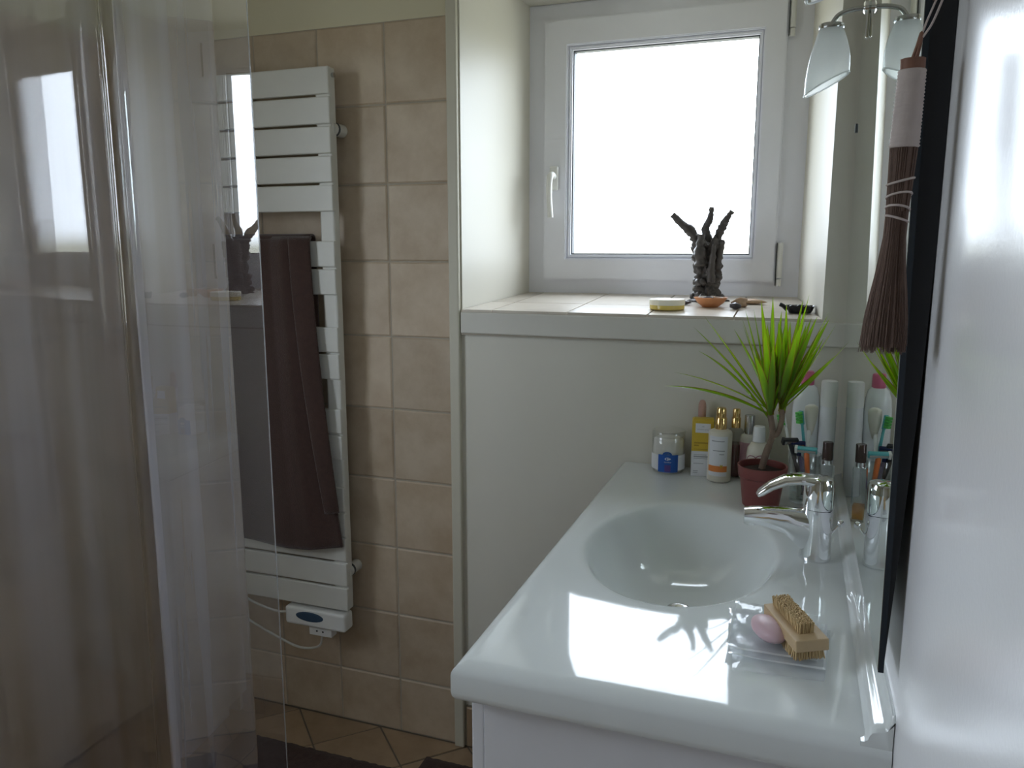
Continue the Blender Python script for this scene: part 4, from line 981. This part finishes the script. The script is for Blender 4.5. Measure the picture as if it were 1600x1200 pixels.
tipsB = [(.022, 1.63, -.088, -.02), (.021, 1.66, -.144, 0), (.038, 1.60, -.127, 0), (.060, 1.64, -.120, -.02), (.055, 1.70, -.178, -.06), (.076, 1.70, -.150, -.06), (.0945, 1.565, -.168, -.05), (-.020, 1.60, -.165, 0), (-.019, 1.67, -.110, 0), (.012, 1.70, -.100, 0), (.046, 1.58, -.170, .04), (.03, 1.72, -.14, 0), (.005, 1.56, -.15, .02), (-.01, 1.74, -.15, .04), (.015, 1.60, -.115, 0), (.074, 1.60, -.20, -.05)]
for k in range(10):
    a = rl.uniform(0, 6.28); rr = rl.uniform(.02, .075)
    tipsA.append((-.045 + rr * math.cos(a) * 1.0, 1.642 + rr * math.sin(a), -.125 - rr * .5 + rl.uniform(-.03, .02), .03))
    a = rl.uniform(0, 6.28); rr = rl.uniform(.015, .07)
    tipsB.append((min(.07, .005 + rr * math.cos(a)), 1.648 + rr * math.sin(a), -.120 - rr * .5 + rl.uniform(-.03, .02), .02))
for base, tips in ((A0, tipsA), (B0, tipsB)):
    for i, (x, y, z, sg) in enumerate(tips):
        leaf(base + Vector((rl.uniform(-.003, .003), rl.uniform(-.003, .003), rl.uniform(-.012, .014))), P(x, y, z), rl.uniform(.0066, .0088), sg, rl.uniform(-.5, .5))

# ================================================================ soap, bag and nail brush
BZ = CT + .0004
bag = thing('plastic_bag', 'crumpled clear plastic bag lying flat on the worktop under soap and brush', 'bag', (.0, 1.04, CT))
def bag_sheet(name, c, z, k, mat='bag_plastic', inset=0.0, rot=0):
    ctr = Vector((sum(p[0] for p in c) / 4, sum(p[1] for p in c) / 4))
    def f(u, v):
        a = Vector(c[0]).lerp(Vector(c[3]), u); b = Vector(c[1]).lerp(Vector(c[2]), u); p = a.lerp(b, v)
        e = min(u, 1 - u, v, 1 - v)
        wr = .0022 * noise.noise((p.x * 26 + k * 5, p.y * 26, k)) + .0030 * noise.noise((p.x * 9 + k * 3, p.y * 9, k + 4)) + .0035 * max(0, v - .8) / .2 * (.5 + .5 * math.sin(u * 5 + k))
        return Vector((p.x, p.y, z + max(-.0018 * (k > 0), wr) * min(1, .4 + e * 8)))
    bm = bmesh.new(); grid(bm, f, 26, 30); return obj(name, bm, mat, bag, True), f
C0 = [(-.062, 1.120), (-.050, .958), (.058, .968), (.070, 1.112)]
bag_sheet('bottom_film', C0, BZ + .0022, 0)
_, f1 = bag_sheet('top_film', [(-.068, 1.132), (-.058, .990), (.060, .985), (.066, 1.120)], BZ + .0065, 2)
_, f2 = bag_sheet('folded_film', [(-.060, 1.150), (-.062, 1.00), (.050, .998), (.058, 1.135)], BZ + .0100, 3)
for f, vv in ((f1, 0.97), (f2, .965)):
    def wf(u, v, f=f, vv=vv):
        p = f(u, vv + (1 - vv) * v); p.z += .0005; return p
    bm = bmesh.new(); grid(bm, wf, 26, 2); obj('weld_seam', bm, 'bag_weld', bag, True)
    for ua, ub in ((0, .025), (.975, 1)):
        def ws(u, v, f=f, ua=ua, ub=ub):
            p = f(ua + (ub - ua) * u, v); p.z += .0005; return p
        bm = bmesh.new(); grid(bm, ws, 2, 26); obj('weld_seam', bm, 'bag_weld', bag, True)
sp = thing('bar_of_soap', 'worn oval bar of pink soap on the plastic bag', 'soap', (-.010, 1.052, CT + .012))
bm = bmesh.new(); bmesh.ops.create_uvsphere(bm, u_segments=32, v_segments=20, radius=1)
Ms = Matrix.Translation((-.010, 1.040, CT + .0265)) @ Matrix.Rotation(R(-63), 4, 'Z') @ Matrix.Diagonal((.033, .0205, .0135, 1))
for v in bm.verts: v.co *= 1 + .04 * noise.noise(v.co * 1.3)
bmesh.ops.transform(bm, matrix=Ms, verts=bm.verts); obj('soap_body', bm, 'soap_pink', sp, True)
nb = thing('nail_brush', 'wooden nail brush with pale bristles on both sides lying on the plastic bag', 'brush', (.023, 1.035, CT + .012))
ang = math.atan2(-.103, .044); Mb = Matrix.Translation((.0235, 1.040, CT + .012)) @ Matrix.Rotation(ang, 4, 'Z')
Mb = Mb @ Matrix.Rotation(R(4), 4, 'X')
Lh, Wh = .054, .0215
obj('wooden_block', bx(-Lh, Lh, -Wh, Wh, .016, .032, bev=.0018, M=Mb), 'wood', nb)
def tufts(name, x0, x1, y0, y1, z0, z1, step, splay):
    bm = bmesh.new(); r = random.Random(3); i = x0
    while i <= x1:
        j = y0
        while j <= y1:
            for q in range(3):
                a = Vector((i + r.uniform(-.0012, .0012), j + r.uniform(-.0012, .0012), z0)); b = a + Vector((r.uniform(-splay, splay) + splay * 1.2 * (i - (x0 + x1) / 2) / (x1 - x0), r.uniform(-splay, splay) + splay * 2 * (j - (y0 + y1) / 2) / max(1e-4, y1 - y0), (z1 - z0) * r.uniform(.93, 1.03)))
                tube(bm, [Mb @ a, Mb @ a.lerp(b, .5), Mb @ b], [.0010, .0009, .0008], 4)
            j += step
        i += step
    o = obj(name, bm, 'bristle', nb, recalc=False); o['kind'] = 'stuff'
tufts('upper_bristles', -.046, .036, -.0085, .0085, .0315, .046, .0028, .0010)
tufts('lower_bristles', -.046, .046, -.017, .017, .0165, .0015, .0036, .0016)

# ================================================================ clear shower curtain on its rod
cur = thing('shower_curtain', 'clear plastic shower curtain hanging in deep glossy pleats', 'shower curtain', (-1.05, 1.0, .06))
plan = [(-.9015, 1.188), (-.882, .868), (-1.03, 1.27), (-1.06, 1.069), (-1.13, 1.296), (-1.18, 1.145), (-1.222, 1.185), (-1.20, 1.114), (-1.187, 1.04), (-1.1777, .973), (-1.170, .88), (-1.167, .80), (-1.169, .70), (-1.18, .58)]
def round_poly(pl_, r, seg=8):
    out = [Vector(pl_[0])]
    for i in range(1, len(pl_) - 1):
        p = Vector(pl_[i]); a = (Vector(pl_[i - 1]) - p); b = (Vector(pl_[i + 1]) - p)
        ra = min(r[i] if isinstance(r, list) else r, a.length * .4, b.length * .4); a = p + a.normalized() * ra; b = p + b.normalized() * ra
        n_ = max(2, int((a - out[-1]).length / .02))
        o0 = out[-1].copy()
        for k in range(1, n_ + 1): out.append(o0.lerp(a, k / n_))
        for k in range(1, seg + 1):
            t = k / seg; out.append(a * (1 - t) ** 2 + p * 2 * t * (1 - t) + b * t * t)
    o0 = out[-1].copy(); q = Vector(pl_[-1]); n_ = max(2, int((q - o0).length / .02))
    for k in range(1, n_ + 1): out.append(o0.lerp(q, k / n_))
    return out
cp = round_poly(plan, [.03] * 6 + [.012] + [.03] * 7)
NF = next(i for i in range(len(cp)) if cp[i].y < .91)      # the flat leading panel before the first pleat
CZ0, CZ1, NV = .06, 2.04, 48
bm = bmesh.new(); V = []
for j in range(NV + 1):
    z = CZ0 + (CZ1 - CZ0) * j / NV; lo = max(0, (1.35 - z)) / 1.35
    row = []
    for i, p in enumerate(cp):
        s = i / len(cp); amp = lo * .012 + .0015
        e = .12 if i <= NF else 1
        q = Vector((p.x + amp * e * noise.noise((s * 9, z * 1.1, 0)) - .02 * lo * s, p.y + amp * e * 1.6 * noise.noise((s * 9, z * 1.1, 7)), z))
        row.append(bm.verts.new(q))
    V.append(row)
for j in range(NV):
    for i in range(len(cp) - 1):
        f = bm.faces.new((V[j][i], V[j][i + 1], V[j + 1][i + 1], V[j + 1][i])); f.material_index = 0 if i < NF else 1
hem_pts = [v[0].co.copy() for v in V]
obj('curtain_sheet', bm, ['curtain_pvc', 'curtain_pvc_fold'], cur, True)
bm = bmesh.new(); tube(bm, hem_pts, .0011, 6); obj('side_hem', bm, 'curtain_hem', cur, True)
rod = thing('curtain_rod', 'round metal shower curtain rod fixed to the left wall', 'rod', (XL, 1.0, 2.07))
obj('rod', tube(bmesh.new(), [(XL - .002, 1.05, 2.085), (-.78, 1.05, 2.085)], .011, 14), 'rod_metal', rod, True)
obj('ceiling_stay', tube(bmesh.new(), [(-.78, 1.05, 2.085), (-.78, 1.05, ZC + .001)], .008, 12), 'rod_metal', rod, True)
